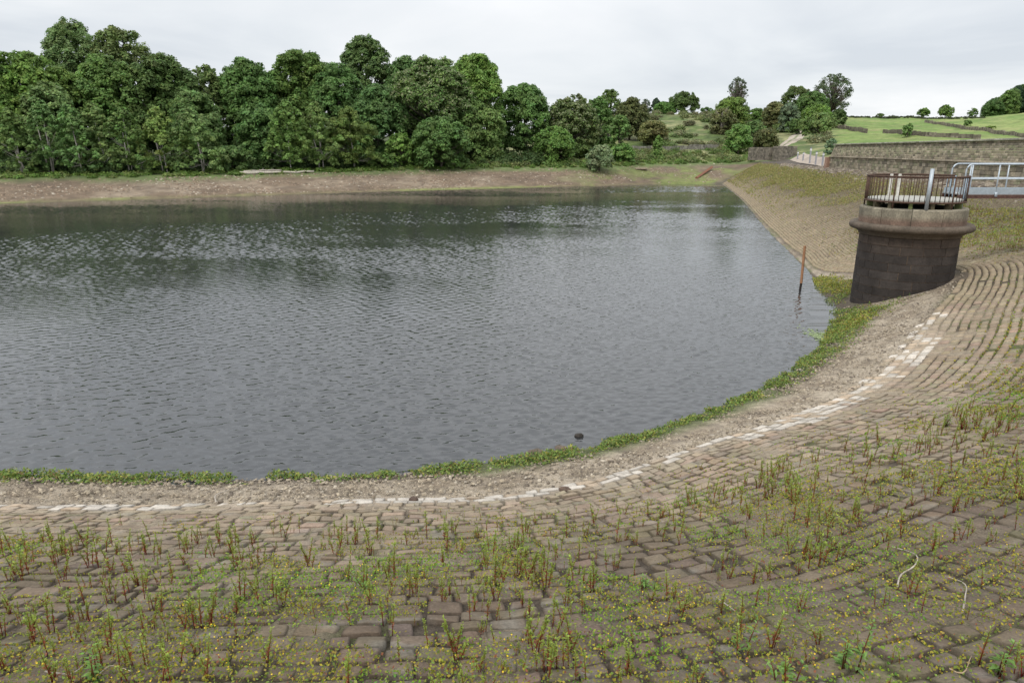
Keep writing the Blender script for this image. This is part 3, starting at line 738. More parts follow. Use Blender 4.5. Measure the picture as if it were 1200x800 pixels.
# beach stones
def stone_field(name, pts, sizes, cols, label, cat):
    n = len(pts)
    base = np.array([[-1, -1, -.6], [1, -1, -.6], [1, 1, -.6], [-1, 1, -.6], [-.8, -.8, .6], [.8, -.8, .5], [.7, .85, .6], [-.85, .7, .45]])*.5
    fs = np.array([[4, 5, 6, 7], [0, 1, 5, 4], [1, 2, 6, 5], [2, 3, 7, 6], [3, 0, 4, 7]])
    a = rng.uniform(0, 6.28, n); ca, sa = np.cos(a), np.sin(a)
    sx = sizes*rng.uniform(.8, 1.5, n); sy = sizes*rng.uniform(.6, 1.1, n); sz = sizes*rng.uniform(.35, .8, n)
    B = base[None]*np.stack([sx, sy, sz], -1)[:, None]*(1+rng.uniform(-.18, .18, (n, 8, 3)))
    Vx = B[..., 0]*ca[:, None]-B[..., 1]*sa[:, None]; Vy = B[..., 0]*sa[:, None]+B[..., 1]*ca[:, None]
    V = np.stack([Vx, Vy, B[..., 2]+rng.normal(0, .12, (n, 8))*sizes[:, None]], -1)+pts[:, None]
    F = (np.arange(n)[:, None, None]*8+fs[None]).reshape(-1, 4)
    return tag(mesh_obj(name, V.reshape(-1, 3), F, M_wall, col=np.repeat(cols, 8, axis=0)), label, cat, kind='stuff')
n = 9000; us = rng.uniform(-40, 850, n); cd = tcols((us-600)/FOC/1.037)[0]; f_ = rng.uniform(.05, .92, n)
Ds = cd[:, 1]+f_*(cd[:, 2]-cd[:, 1]); pts, _ = on_terrain(us, Ds)
dn = fbm(pts[:, 0]/6, pts[:, 1]/3, 63); keep = rng.random(n) < sstep(.35, .65, dn)+.12; pts = pts[keep]; n = len(pts)
cols = np.array([[.27, .21, .15], [.40, .35, .28], [.16, .12, .085], [.23, .165, .115]])[rng.choice(4, n, p=[.35, .12, .25, .28])]*rng.uniform(.8, 1.15, (n, 1))
stone_field('beach_stones', pts, rng.uniform(.10, .33, n), cols, 'brown and pale stones scattered over the far beach', 'stones')

# ------------------------------------------------------------------ long stone wall on the crest
def stone_wall(path, prof_z, courses, thick, mb, cols, blen=(.35, .75), batter=0.0, coping=None, side=1):
    """courses of real blocks along path (n,2); prof_z list of course bottom heights (len courses+1), side=+1 face on the left"""
    d = np.linalg.norm(np.diff(path, axis=0), axis=1); arc = np.concatenate([[0], np.cumsum(d)])
    for c in range(len(prof_z)-1):
        a = 0; z0, z1 = prof_z[c], prof_z[c+1]
        while a < arc[-1]:
            l = rng.uniform(*blen); b = min(a+l, arc[-1]); m_ = .5*(a+b)
            x0, y0 = np.interp(a, arc, path[:, 0]), np.interp(a, arc, path[:, 1]); x1, y1 = np.interp(b, arc, path[:, 0]), np.interp(b, arc, path[:, 1])
            t_ = np.array([x1-x0, y1-y0]); ln = np.linalg.norm(t_)
            if ln < .05: break
            t_ /= ln; nrm = np.array([-t_[1], t_[0]])*side; off_ = batter*(z0-prof_z[0])+rng.uniform(-.02, .02)
            cxy = np.array([(x0+x1)/2, (y0+y1)/2])-nrm*(thick/2+off_)
            col = cols[rng.integers(len(cols))]*rng.uniform(.72, 1.25)
            mb.box((cxy[0], cxy[1], (z0+z1)/2), (ln-.012, thick-off_*0, z1-z0-.012), math.atan2(t_[1], t_[0]), col, bev=.018)
            a = b
sw = tab(np.interp(np.linspace(0, 1, 260), [0, 1], [float(S_ARC[12*40]), float(S_ARC[19*40])]))
wp = sw[:, 5:7]
# the face looks to the left (towards the water)
wall_cols = [np.array(c) for c in ((.27, .235, .165), (.34, .29, .21), (.20, .175, .13), (.26, .25, .16), (.37, .32, .24))]
wt = empty('stone_wall', (wp[-1, 0], wp[-1, 1], CZ), 'long weathered stone wall along the dam crest, behind the round tower', 'stone wall')
wt_loc = np.array([wp[-1, 0], wp[-1, 1], CZ])
def shift(mb):
    mb.V = [v-wt_loc for v in mb.V]; return mb
mb = MB(); zs = np.concatenate([[3.45], 3.75+np.arange(0, 5)*.3]); zs = np.append(zs[zs < 5.15], 5.15)
stone_wall(wp, zs, None, .8, mb, [c*.92 for c in wall_cols], (.4, .8)); shift(mb).build('lower_wall', M_wall, wt)
mb = MB()
stone_wall(wp+np.array([-.15, 0]), [5.15, 5.30], None, 1.0, mb, [np.array((.36, .31, .23))]*1, (1.0, 1.6)); shift(mb).build('string_course', M_wall, wt)
mb = MB(); zs = np.linspace(5.30, 6.62, 9)
stone_wall(wp+np.array([.02, 0]), zs, None, .62, mb, wall_cols, (.3, .6), batter=.34); shift(mb).build('upper_wall', M_wall, wt)
mb = MB()
stone_wall(wp+np.array([.2, 0]), [6.62, 6.76], None, .55, mb, [np.array((.36, .35, .28)), np.array((.30, .29, .22))], (.8, 1.3)); shift(mb).build('coping', M_wall, wt)
mb = MB(); e0 = wp[-1]; mb.box((e0[0]-.02, e0[1]+.2, 4.4), (.85, .5, 1.5), .12, (.30, .19, .14), .03); shift(mb).build('end_pier', M_wall, wt)

# rubble foot of the wall
n = 2600; s_ = rng.uniform(58, S_MAX-20, n); q = tab(s_); W_ = np.linalg.norm(q[:, 5:7]-q[:, 0:2], axis=1)
x, y, z, _, _ = bank(s_, W_-rng.exponential(.9, n)-.1); pts = np.stack([x, y, z-.02], -1)
cols = np.array([[.21, .175, .13], [.27, .23, .18], [.15, .12, .095]])[rng.integers(0, 3, n)]*rng.uniform(.8, 1.15, (n, 1))
stone_field('rubble', pts, rng.uniform(.10, .42, n), cols, 'loose rubble along the foot of the long stone wall', 'rubble')

# low wall at the far end of the dam
def wall_thing(name, pix, label, h=None, vtop=None, thick=.5, cols=wall_cols, hcourse=.3, cat='stone wall', world=None, blen=(.3, .8), side=-1):
    pts = np.array(world) if world is not None else np.array([ground_px(a, b) for a, b in pix])
    # resample
    d = np.concatenate([[0], np.cumsum(np.linalg.norm(np.diff(pts[:, :2], axis=0), axis=1))]); m = max(2, int(d[-1]/1.3))
    q = np.linspace(0, d[-1], m); P = np.stack([np.interp(q, d, pts[:, k]) for k in range(3)], -1)
    mb = MB(); loc = P[0].copy()
    for i_ in range(m-1):
        zb = min(hgt(*P[i_, :2]), hgt(*P[i_+1, :2])) if world is None else min(P[i_, 2], P[i_+1, 2])
        hh = h*(rng.uniform(.86, 1.05) if world is None else 1); nc = max(2, int(hh/hcourse))
        zs = np.linspace(zb-.25, zb+hh, nc+1)
        stone_wall(P[i_:i_+2, :2], zs, None, thick, mb, cols, blen, side=side)
    mb.V = [v-loc for v in mb.V]; o = mb.build(name, M_wall); o.location = loc
    return tag(o, label, cat)
A = at_y(876, 189, 150); B = at_y(903, 189, 143); C_ = at_y(929, 189, 136)
darkc = [np.array((.17, .15, .12)), np.array((.13, .115, .095)), np.array((.20, .175, .14))]
wall_thing('low_wall', None, 'short low stone wall at the far end of the dam, left part next to the bushes', h=2.35, world=[[A[0], A[1], 4.2], [B[0]-.4, B[1], 4.2]], cols=darkc, thick=.7)
wall_thing('low_wall', None, 'short low stone wall left of the white bollards', h=2.55, world=[[B[0]+.2, B[1], 4.2], [C_[0], C_[1], 4.2]], cols=darkc, thick=.7)
fieldc = [np.array((.15, .13, .10)), np.array((.19, .165, .13)), np.array((.11, .095, .075))]
wall_thing('field_wall', [(980, 150.5), (994, 152.5), (1014, 156)], 'short dark dry stone wall across the field right of the round bush', h=1.15, cols=fieldc, hcourse=.4)
wall_thing('field_wall', [(1034, 156), (1057, 158.5), (1089, 160.5), (1149, 163.5)], 'broken dark dry stone wall in the field behind the lone thorn bush', h=1.0, cols=fieldc, hcourse=.4)
wall_thing('field_wall', [(1083, 143.5), (1105, 147), (1124, 150.5), (1160, 155.5), (1215, 162)], 'long dry stone wall running down across the upper field to the right edge', h=1.0, cols=[c*1.25 for c in fieldc], hcourse=.4)
wall_thing('low_wall', [(735, 177.5), (770, 176), (805, 175.5), (842, 175)], 'long low grey stone wall behind the far beach bushes', h=1.15, cols=[np.array((.22, .21, .18)), np.array((.16, .15, .13))], hcourse=.35)

# ------------------------------------------------------------------ track and bollards
def strip(name, pix, widths, colr, mat, lift=.05, n=60, worldpts=None):
    pts = np.array(worldpts) if worldpts is not None else np.array([ground_px(a, b) for a, b in pix])
    d = np.concatenate([[0], np.cumsum(np.linalg.norm(np.diff(pts[:, :2], axis=0), axis=1))]); q = np.linspace(0, d[-1], n)
    P = np.stack([np.interp(q, d, pts[:, k]) for k in range(3)], -1); W_ = np.interp(q/d[-1], np.linspace(0, 1, len(widths)), widths)
    T = np.gradient(P[:, :2], axis=0); T /= np.linalg.norm(T, axis=1, keepdims=True); Nn = np.stack([-T[:, 1], T[:, 0]], -1)
    m = 9; V = []; C = []
    for k in range(m):
        f = k/(m-1)*2-1; xy = P[:, :2]+Nn*(W_*.5*f)[:, None]
        for (a_, b_) in xy: pass
        z = np.array([hgt(a_, b_) for a_, b_ in xy])+lift-.25*(abs(f) > .99); V.append(np.column_stack([xy, z]))
        cc = np.asarray(colr)*(1 if .25 < abs(f) < .8 else .0)+np.asarray((.15, .17, .08))*(0 if .25 < abs(f) < .8 else 1)
        C.append(np.repeat((cc if abs(f) < .2 else np.asarray(colr))[None], n, 0))
    V = np.stack(V, 1).reshape(-1, 3); C = np.stack(C, 1).reshape(-1, 3)
    i_ = np.arange(n-1)[:, None]; j_ = np.arange(m-1)[None]
    F = np.stack([i_*m+j_, i_*m+j_+1, (i_+1)*m+j_+1, (i_+1)*m+j_], -1).reshape(-1, 4)
    return tag(mesh_obj(name, V, F, mat, col=C, smooth=True), kind='structure')
strip('track', [(905, 180), (912, 175), (921, 169), (927, 164.5), (934, 159.5), (941, 155.5), (945, 153.3)], [4.6, 4.6, 4.6, 4.4, 4.2, 4.0, 3.6], (.36, .31, .25), M_terrain, .10, 80)
# gravel apron behind the bollards
ap = [at_y(933, 190, 131), at_y(968, 192, 93)]
mbb = MB()
P0 = at_y(968, 188, 95); P1 = at_y(931, 187, 132); 
quad = np.array([[P0[0]-.6, P0[1]-.5, 0], [P1[0]-.5, P1[1]+1, 0], [P1[0]+3, P1[1]+3, 0], [P0[0]+3, P0[1]+4, 0]])
gx = np.linspace(0, 1, 14); V = np.array([(quad[0]*(1-a)+quad[1]*a)*(1-b)+(quad[3]*(1-a)+quad[2]*a)*b for a in gx for b in gx])
V[:, 2] = [max(hgt(a, b), 3.9)+.05 for a, b in V[:, :2]]
i_, j_ = np.meshgrid(np.arange(13), np.arange(13), indexing='ij')
F = np.stack([i_*14+j_, (i_+1)*14+j_, (i_+1)*14+j_+1, i_*14+j_+1], -1).reshape(-1, 4)
tag(mesh_obj('gravel_path', V, F, M_terrain, col=np.tile([.34, .285, .235], (len(V), 1)), smooth=True), kind='structure')
bl = ['bollard next to the low wall, leftmost of the five', 'second bollard from the low wall', 'middle and tallest-looking bollard of the five', 'fourth bollard, second from the long wall', 'bollard nearest the end of the long wall']
for (u, vt, vb_, D), lb in zip(((934.5, 177.5, 186, 128), (941, 178.5, 187, 120), (949, 172.5, 188, 110), (956, 177.5, 188.5, 103), (964, 179, 190, 97)), bl):
    b = at_y(u, vb_, D); h = at_y(u, vt, D)[2]-b[2]; e = empty('bollard', b, 'grey and white '+lb, 'bollard', 'bollards at the end of the dam')
    mb = MB(); mb.box((0, 0, h*.36-.4), (.19, .17, h*.72+.8), 0, (.30, .30, .32), .02); mb.build('post', M_wood, e)
    mb = MB(); mb.box((0, 0, h*.80), (.21, .19, h*.16), 0, (.70, .70, .70), .02); mb.build('white_band', M_wood, e)
    mb = MB(); mb.box((0, 0, h*.94), (.19, .17, h*.12), 0, (.2, .2, .22), .03); mb.build('cap', M_wood, e)

# ------------------------------------------------------------------ valve tower
TX, TY = 15.03, 26.0
tw = empty('valve_tower', (TX, TY, 0), 'round dark stone valve tower with a moulded rim, standing in the bank', 'tower')
mb = MB(); mb.lathe([(1.690, -1.2), (1.650, 3.05)], 96, col=(.17, .12, .08)); 
zz = -1.1
ci = 0
while zz < 2.9:
    hc = .31; z1 = min(zz+hc, 2.96); a = rng.uniform(0, .5); a_end = a+2*math.pi
    while a < a_end-1e-3:
        da = rng.uniform(.42, .72); 
        if a_end-(a+da) < .3: da = a_end-a
        g_ = .006; n_ = 9; aa = np.linspace(a+g_, a+da-g_, n_); r1 = 1.700-(zz+1.1)*.006; ro = rng.uniform(0, .006)
        V = []
        for (rr, z_) in ((r1-.03, zz+.005), (r1+ro, zz+.013), (r1+ro, z1-.013), (r1-.03, z1-.005)):
            for t_ in aa: V.append([rr*math.cos(t_), rr*math.sin(t_), z_])
        F = [[l*n_+k, l*n_+k+1, (l+1)*n_+k+1, (l+1)*n_+k] for l in range(3) for k in range(n_-1)]
        for k in (0, n_-1): F.append([l*n_+k for l in range(4)])
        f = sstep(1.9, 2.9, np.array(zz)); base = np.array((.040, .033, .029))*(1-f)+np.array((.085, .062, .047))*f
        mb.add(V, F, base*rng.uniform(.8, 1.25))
        a += da
    zz += hc
mb.build('shaft', M_tower, tw)
mb = MB()
prof = [(1.62, 2.92), (1.72, 2.94), (1.72, 3.00), (1.79, 3.04), (1.84, 3.09), (1.90, 3.13)]
for k in range(13):
    an = -math.pi/2+math.pi*k/12; prof.append((1.955+.135*math.cos(an), 3.27+.135*math.sin(an)))
prof += [(1.90, 3.40), (1.72, 3.39)]
mb.lathe(prof, 110, col=(.108, .084, .062)); mb.build('rim', M_tower, tw, True)
mb = MB(); nst = 11
for k in range(nst):
    a0 = 2*math.pi*k/nst+.2; a1 = a0+2*math.pi/nst-.010; c = np.array((.23, .20, .15))*rng.uniform(.8, 1.15)
    n_ = 10; V = []; cc = []
    for r_, z_ in ((1.78, 3.36), (1.78, 3.52), (1.785, 3.72), (1.79, 3.92), (1.77, 3.965), (1.55, 3.975), (1.55, 3.8)):
        for t_ in np.linspace(a0, a1, n_):
            V.append([r_*math.cos(t_), r_*math.sin(t_), z_])
            stn = fbm(np.array(t_*9), np.array(z_*1.2), 31); 
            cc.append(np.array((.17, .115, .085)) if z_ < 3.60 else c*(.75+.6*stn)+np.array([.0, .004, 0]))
    F = [[l*n_+q_, l*n_+q_+1, (l+1)*n_+q_+1, (l+1)*n_+q_] for l in range(6) for q_ in range(n_-1)]
    F += [[l*n_ for l in range(7)], [l*n_+n_-1 for l in range(7)]]
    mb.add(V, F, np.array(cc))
mb.build('parapet', M_tower, tw)
mb = MB(); mb.lathe([(1.765, 3.3), (1.765, 3.9), (1.56, 3.96), (1.5, 3.80), (.01, 3.80)], 48, col=(.04, .045, .03)); mb.build('chamber_top', M_tower, tw)
mb = MB()
mb.lathe([(0.01, 4.20), (1.54, 4.20), (1.56, 4.22), (1.56, 4.27), (1.54, 4.285), (0.01, 4.285)], 64, col=(.36, .35, .31)); mb.build('platform', M_wood, tw)
for k in range(14):
    mb = MB(); a = 2*math.pi*k/14+.1; mb.box((1.46*math.cos(a), 1.46*math.sin(a), 4.08), (.22, .12, .26), a, (.10, .085, .05) if k % 3 else (.12, .14, .05), .01); mb.build('support_stub', M_rust, tw)
rl = empty('railing', (0, 0, 0), None, None); rl.parent = tw
RUST = (.085, .050, .035); RR = 1.65
# opening towards the bridge at angle 0
ga = .20
def arc_pts(z, a0=ga, a1=2*math.pi-ga, n=72): return [[RR*math.cos(t_), RR*math.sin(t_), z] for t_ in np.linspace(a0, a1, n)]
mb = MB()
mb.tube(arc_pts(5.09), .026, 8, RUST); mb.tube(arc_pts(5.05), .014, 6, RUST); mb.build('top_rail', M_rust, rl, True)
mb = MB(); mb.tube(arc_pts(4.20), .032, 8, RUST); mb.build('bottom_rail', M_rust, rl, True)
nb = 60; st = random.Random(3)
for k in range(nb):
    a = ga+(2*math.pi-2*ga)*k/(nb-1); mb = MB(); big = k % 12 == 0 or k == nb-1
    blue = k > nb-5 or k < 3
    c = (.28, .36, .42) if blue else tuple(np.array(RUST)*st.uniform(.7, 1.3))
    j = st.uniform(-.006, .006)
    mb.tube([[RR*math.cos(a), RR*math.sin(a), 3.97 if big else 4.19], [RR*math.cos(a+j), RR*math.sin(a+j), 5.08]], .026 if big else .0125, 6, c)
    mb.build('bar' if not big else 'post', M_rust, rl, True)
mb = MB()
px, py = 14.54-TX, 24.33-TY
mb.tube([[px, py, 3.97], [px, py, 5.38]], .062, 14, (.40, .44, .47)); mb.build('standpipe', M_galv, tw, True)
wp_ = at_y(1047, 225, 27.0)
for dx_ in (-.16, .16):
    mb = MB(); q0 = np.array([wp_[0]-TX+dx_, wp_[1]-TY, 4.28]); mb.box((q0[0], q0[1], 4.7), (.09, .06, .84), 0, (.60, .58, .52), .01); mb.build('gauge_board', M_wood, tw)

# ------------------------------------------------------------------ footbridge
BX0, BX1, BY = TX+1.66, 29.6, 26.0
br = empty('footbridge', (BX0, BY, 4.3), 'grey galvanised steel footbridge running from the round tower to the long wall', 'footbridge')
def bshift(mb): mb.V = [v-np.array([BX0, BY, 4.3]) for v in mb.V]; return mb
mb = MB(); Lb = BX1-BX0
mb.box(((BX0+BX1)/2, BY+.55, 4.42), (Lb, 1.0, .05), 0, (.40, .42, .42), 0); bshift(mb).build('deck', M_galv, br)
for yy in (BY+.08, BY+1.02):
    mb = MB(); mb.box(((BX0+BX1)/2, yy, 4.33), (Lb, .09, .13), 0, (.10, .055, .042), .01); mb.box(((BX0+BX1)/2, yy, 4.27), (Lb, .16, .02), 0, (.10, .055, .042), 0); bshift(mb).build('girder', M_rust, br)
    mb = MB(); mb.box(((BX0+BX1)/2, yy-.03, 4.515), (Lb, .012, .20), 0, (.38, .43, .46), 0); bshift(mb).build('toe_board', M_galv, br)
    near = yy < BY+.5; r0 = BX0 + (.16 if near else .22)
    hr = empty('handrail', (0, 0, 0), None, None); hr.parent = br
    ZT, ZM = 5.50, 4.97; G = (.44, .49, .53)
    mb = MB(); pts = [[r0, yy, 4.45], [r0, yy, ZT-.22]]
    for k in range(1, 7): a = math.pi/2*k/6; pts.append([r0+.22*(1-math.cos(a)), yy, ZT-.22+.22*math.sin(a)])
    pts += [[BX1, yy, ZT]]
    mb.tube(pts, .028, 10, G); bshift(mb).build('top_rail', M_galv, hr, True)
    mb = MB(); mb.tube([[r0, yy, ZM], [BX1, yy, ZM]], .024, 10, G); bshift(mb).build('middle_rail', M_galv, hr, True)
    x_ = BX0+(1.38 if near else 1.0)+.0; 
    first = True
    while x_ < BX1:
        mb = MB(); mb.tube([[x_, yy-.02, 4.36], [x_, yy, ZT]], .024, 8, G); mb.box((x_, yy-.05, 4.40), (.09, .05, .16), 0, G, .005); bshift(mb).build('post', M_galv, hr, True); x_ += 1.38
    if near:
        mb = MB(); mb.tube([[r0+.16, yy, 4.45], [r0+.16, yy, ZT-.02]], .024, 8, G); bshift(mb).build('post', M_galv, hr, True)

# ------------------------------------------------------------------ gauge post in the water
b = at_z(938, 339, 0); top = at_y(943.5, 288, b[1]); h = top[2]
e = empty('water_gauge_post', (b[0], b[1], 0), 'thin leaning brown wooden post standing in the water near the tower', 'post')
mb = MB(); lx = top[0]-b[0]
mb.tube([[0, 0, .28], [lx, 0.02, h]], .06, 4, (.33, .17, .09)); mb.build('upper_post', M_wood, e)
mb = MB(); mb.tube([[-.05, 0, -.9], [0, 0, .285]], .055, 4, (.03, .022, .018)); mb.build('wet_foot', M_wood, e)

# ------------------------------------------------------------------ logs and beams on the beach
def log(pa, pb, r, col, name, label, cat, taper=.7, nb=4):
    pa, pb = np.array(pa), np.array(pb); n = 9; t_ = np.linspace(0, 1, n)[:, None]
    P = pa*(1-t_)+pb*t_; P[1:-1] += rng.normal(0, r*.25, (n-2, 3)); loc = pa.copy(); mb = MB()
    mb.tube(P-loc, np.linspace(r, r*taper, n)*rng.uniform(.88, 1.1, n), 9, col)
    for k in range(nb):
        i_ = rng.integers(1, n-1); d_ = rng.normal(size=3); d_[2] = abs(d_[2]); d_ /= np.linalg.norm(d_)
        mb.tube([P[i_]-loc, P[i_]-loc+d_*r*2.4], [r*.35, r*.15], 5, col)
    o = mb.build(name, M_bark, None, True); o.location = loc; return tag(o, label, cat)
ga_ = ground_px(281, 205.5); gb_ = ground_px(368, 203.5)
log(ga_+[0, 0, .25], gb_+[0, 0, .28], .22, (.44, .40, .33), 'log', 'long bleached white log lying along the top of the far beach', 'log')
ga_ = ground_px(286, 203.5); gb_ = ground_px(330, 202.2)
log(ga_+[0, 0, .3], gb_+[0, 0, .35], .16, (.42, .37, .32), 'log', 'thinner grey log lying behind the long bleached log', 'log')
ga_ = ground_px(816, 209.5); gb_ = ground_px(834, 199.5)
mb = MB(); dvec = gb_-ga_; mb.tube([[0, 0, .1], dvec+[0, 0, .55]], .28, 4, (.22, .10, .06)); o = mb.build('beam', M_wood); o.location = ga_; tag(o, 'rusty red-brown beam lying slanted on the right end of the far beach', 'beam')
g = ground_px(751, 199.5); mb = MB(); mb.box((0, 0, .22), (2.2, 1.0, .3), .1, (.30, .24, .18), .05); mb.box((.2, .1, .02), (1.9, .9, .12), .1, (.12, .09, .07), .02); o = mb.build('stone_slab', M_wall); o.location = g; tag(o, 'flat pale slab lying on the far beach right of the willow bush', 'slab')
def rock(p_, r, col, label, name='rock'):
    import bmesh
    bm = bmesh.new(); bmesh.ops.create_icosphere(bm, subdivisions=3, radius=1); me = bpy.data.meshes.new(name)
    for v in bm.verts:
        q_ = v.co; s_ = 1+.35*(float(fbm(np.array(q_.x*1.6+p_[0]*3), np.array(q_.y*1.6+q_.z*1.3+p_[1]), 11))-.5)*2
        v.co = Vector((q_.x*r[0], q_.y*r[1], q_.z*r[2]))*s_
    bm.to_mesh(me); bm.free(); n = len(me.vertices); at = me.color_attributes.new('Col', 'FLOAT_COLOR', 'POINT'); at.data.foreach_set('color', np.tile([*col, 1.], n)); me.materials.append(M_wall)
    for f in me.polygons: f.use_smooth = True
    o = bpy.data.objects.new(name, me); COL.objects.link(o); o.location = p_; return tag(o, label, 'rock')
for (u, v, r, c, lb) in ((628, 533, (.22, .15, .12), (.12, .095, .07), 'brown flat rock half sunk among the weeds at the water edge, left one'),
                         (657, 528, (.16, .12, .11), (.13, .10, .075), 'smaller brown rock at the water edge right of the flat one'),
                         (480, 584, (.07, .06, .05), (.10, .07, .055), 'fist-sized dark stone lying on the pale line of blocks, left one'),
                         (664, 571, (.10, .07, .05), (.12, .085, .065), 'dark stone lying on the pale line of blocks, right one'),
                         (678, 511, (.10, .07, .06), (.04, .035, .03), 'small dark stone breaking the water surface near the shore')):
    if v > 515: p_, _, _ = bank_px(u, v)
    else: p_ = at_z(u, v, 0)
    rock(p_+[0, 0, r[2]*.25], r, c, lb)

# ------------------------------------------------------------------ near vegetation
TANG = {}
def surf(s, v):
    x, y, z, W, Wg = bank(s, v); return np.stack([x, y, z], -1), W, Wg
def inview(P, m=40):
    a, b, d = proj(P[:, 0], P[:, 1], P[:, 2]); return (a > -m) & (a < 1200+m) & (b > 150) & (b < 800+m*1.5) & (P[:, 1] > .5)
# mats of small leaves in joints and patches
def mat_density(P, up, s):
    n1 = fbm(P[:, 0]/1.5, P[:, 1]/1.5, 201, 4); n2 = fbm(P[:, 0]/.45, P[:, 1]/.45, 203, 3)
    d = sstep(.48, .64, n1*.50+n2*.50+.10*sstep(.15, .6, up))*sstep(.14, .42, up)
    return d, n1
n = 1500000; s_ = rng.uniform(28, 75, n); v_ = rng.uniform(.3, 12.5, n)
P, W_, _ = surf(s_, v_); up = v_/W_; ok = (up < .99) & inview(P); P, up, s_, v_ = P[ok], up[ok], s_[ok], v_[ok]
dist = np.linalg.norm(P-[0, 0, EYE], axis=1)
md, n1 = mat_density(P, up, s_)
jr = np.abs(((v_+(fbm(s_*1.1, np.round(v_/PITCH)*3.7, 71, 2)-.5)*.09)/PITCH+.5) % 1-.5)*PITCH   # distance to a row joint
joint = sstep(.06, .015, jr)*sstep(.06, .3, up)
prob = np.clip(md*.64+joint*.6*sstep(.38, .6, fbm(P[:, 0]/.9, P[:, 1]/.9, 207, 3)), 0, 1)*np.clip(9/dist, .30, 1)**.8
prob = prob*np.interp(s_, [54, 60], [1, .5]); keep = rng.random(len(P)) < prob; P, up, dist, md, n1 = P[keep], up[keep], dist[keep], md[keep], n1[keep]; n = len(P)
hz = rng.uniform(.0, .085, n)*np.clip(md+.2, 0, 1); P = P+np.stack([rng.normal(0, .01, n), rng.normal(0, .01, n), hz-.012], -1)
pal = np.array([[.25, .27, .03], [.35, .30, .03], [.15, .21, .03], [.34, .26, .06], [.27, .10, .05], [.19, .28, .05]])
pi_ = rng.choice(6, n, p=[.28, .26, .18, .13, .05, .10]); C = pal[pi_]*rng.uniform(.75, 1.25, (n, 1))
g2 = fbm(P[:, 0]/.8, P[:, 1]/.8, 211, 3) > .60; C[g2] = C[g2]*np.array([.75, 1.12, .9])
sz = rng.uniform(.009, .020, n)*np.clip(dist/8, 1, 2.6)
Nn = rng.normal(0, .6, (n, 3))+[0, -.3, .7]
V, F, Cc = cards(P, Nn, sz, C, 1.5)
tag(mesh_obj('creeping_weeds', V, F, M_weed, col=Cc), 'low yellow-green creeping weeds covering the paving in patches', 'weeds', kind='stuff')
print('MATS', n)
# yellow flowers
sel = rng.random(n) < .009*sstep(.25, .8, md)*np.clip(9/dist, .25, 1)*sstep(.45, .6, fbm(P[:, 0]/.7, P[:, 1]/.7, 215, 3))*2.4
Pf = P[sel]+[0, 0, .02]; nf = len(Pf)
V, F, Cc = cards(Pf, np.tile([0, -.35, 1.], (nf, 1))+rng.normal(0, .3, (nf, 3)), rng.uniform(.010, .017, nf)*np.clip(dist[sel]/8, 1, 1.8), np.tile([.80, .55, .03], (nf, 1)), 1.0)
tag(mesh_obj('yellow_flowers', V, F, M_flower, col=Cc), 'tiny yellow flowers dotted over the creeping weeds', 'flowers', kind='stuff')
# shoreline plants
n = 70000; s_ = np.where(rng.random(70000) < .84, rng.uniform(24, 61, 70000), rng.uniform(60, 66, 70000)); q = tab(s_); Wg_ = np.maximum(np.linalg.norm(q[:, 3:5]-q[:, 0:2], axis=1), .25)
wdt = np.where(s_ > 47, np.interp(s_, [47, 52, 56, 60, 64, 66], [.35, .42, .44, .62, 1.1, 1.3]), .34)
tgn = 1.08-np.abs(rng.normal(0, 1, n))*wdt*.62
tgn = 1.04-rng.beta(1.1, 2.4, n)*wdt*1.15
x, y, z, W_, _ = bank(s_, -tgn*Wg_); P = np.stack([x, y, z], -1); nz = fbm(x/.5, y/.5, 221, 3)
keep = (rng.random(n) < sstep(.33, .62, nz)*.66) & ((x-TX)**2+(y-TY)**2 > 1.85**2) & (tgn > .05); P = P[keep]; n = len(P); nz = nz[keep]
hz = rng.uniform(0, 1, n)**1.4*(.02+.13*sstep(.45, .65, nz)); P[:, 2] = np.maximum(P[:, 2], -.02)+hz
P[:, :2] += rng.normal(0, .02, (n, 2))
C = np.array([[.16, .25, .045], [.24, .30, .07], [.09, .15, .035], [.30, .29, .06], [.22, .15, .06]])[rng.choice(5, n, p=[.33, .22, .22, .15, .08])]*rng.uniform(.75, 1.25, (n, 1))
V, F, Cc = cards(P, rng.normal(0, .55, (n, 3))+[0, -.2, .8], rng.uniform(.018, .045, n), C, 1.9)
tag(mesh_obj('shore_weeds', V, F, M_weed, col=Cc), 'bright green leafy weeds fringing the near water edge', 'weeds', kind='stuff')
ex = []
for (a_, b_, g_, m_) in ((962, 329, .5, 900), (978, 334, .7, 1200), (996, 343, .6, 1000), (985, 362, .7, 900), (992, 385, .5, 500)):
    _, s0, v0 = bank_px(a_, b_); sv = np.stack([s0+rng.normal(0, g_*1.3, m_), v0+rng.normal(0, g_*.55, m_)], -1); ex.append(sv)
ex = np.concatenate(ex); x, y, z, W_, _ = bank(ex[:, 0], ex[:, 1]); keep = ((x-TX)**2+(y-TY)**2 > 1.8**2) & (z > -.03); n = int(keep.sum())
P = np.stack([x, y, z+rng.uniform(0, .10, len(x))], -1)[keep]
C = np.array([[.26, .28, .05], [.34, .31, .06], [.17, .22, .04], [.25, .17, .07]])[rng.choice(4, n, p=[.35, .3, .25, .1])]*rng.uniform(.75, 1.25, (n, 1))
V, F, Cc = cards(P, rng.normal(0, .6, (n, 3))+[0, -.3, .7], rng.uniform(.03, .07, n), C, 1.9)
tag(mesh_obj('shore_moss', V, F, M_weed, col=Cc), 'yellowish moss and weeds at the water edge left of the tower foot', 'moss', kind='stuff')
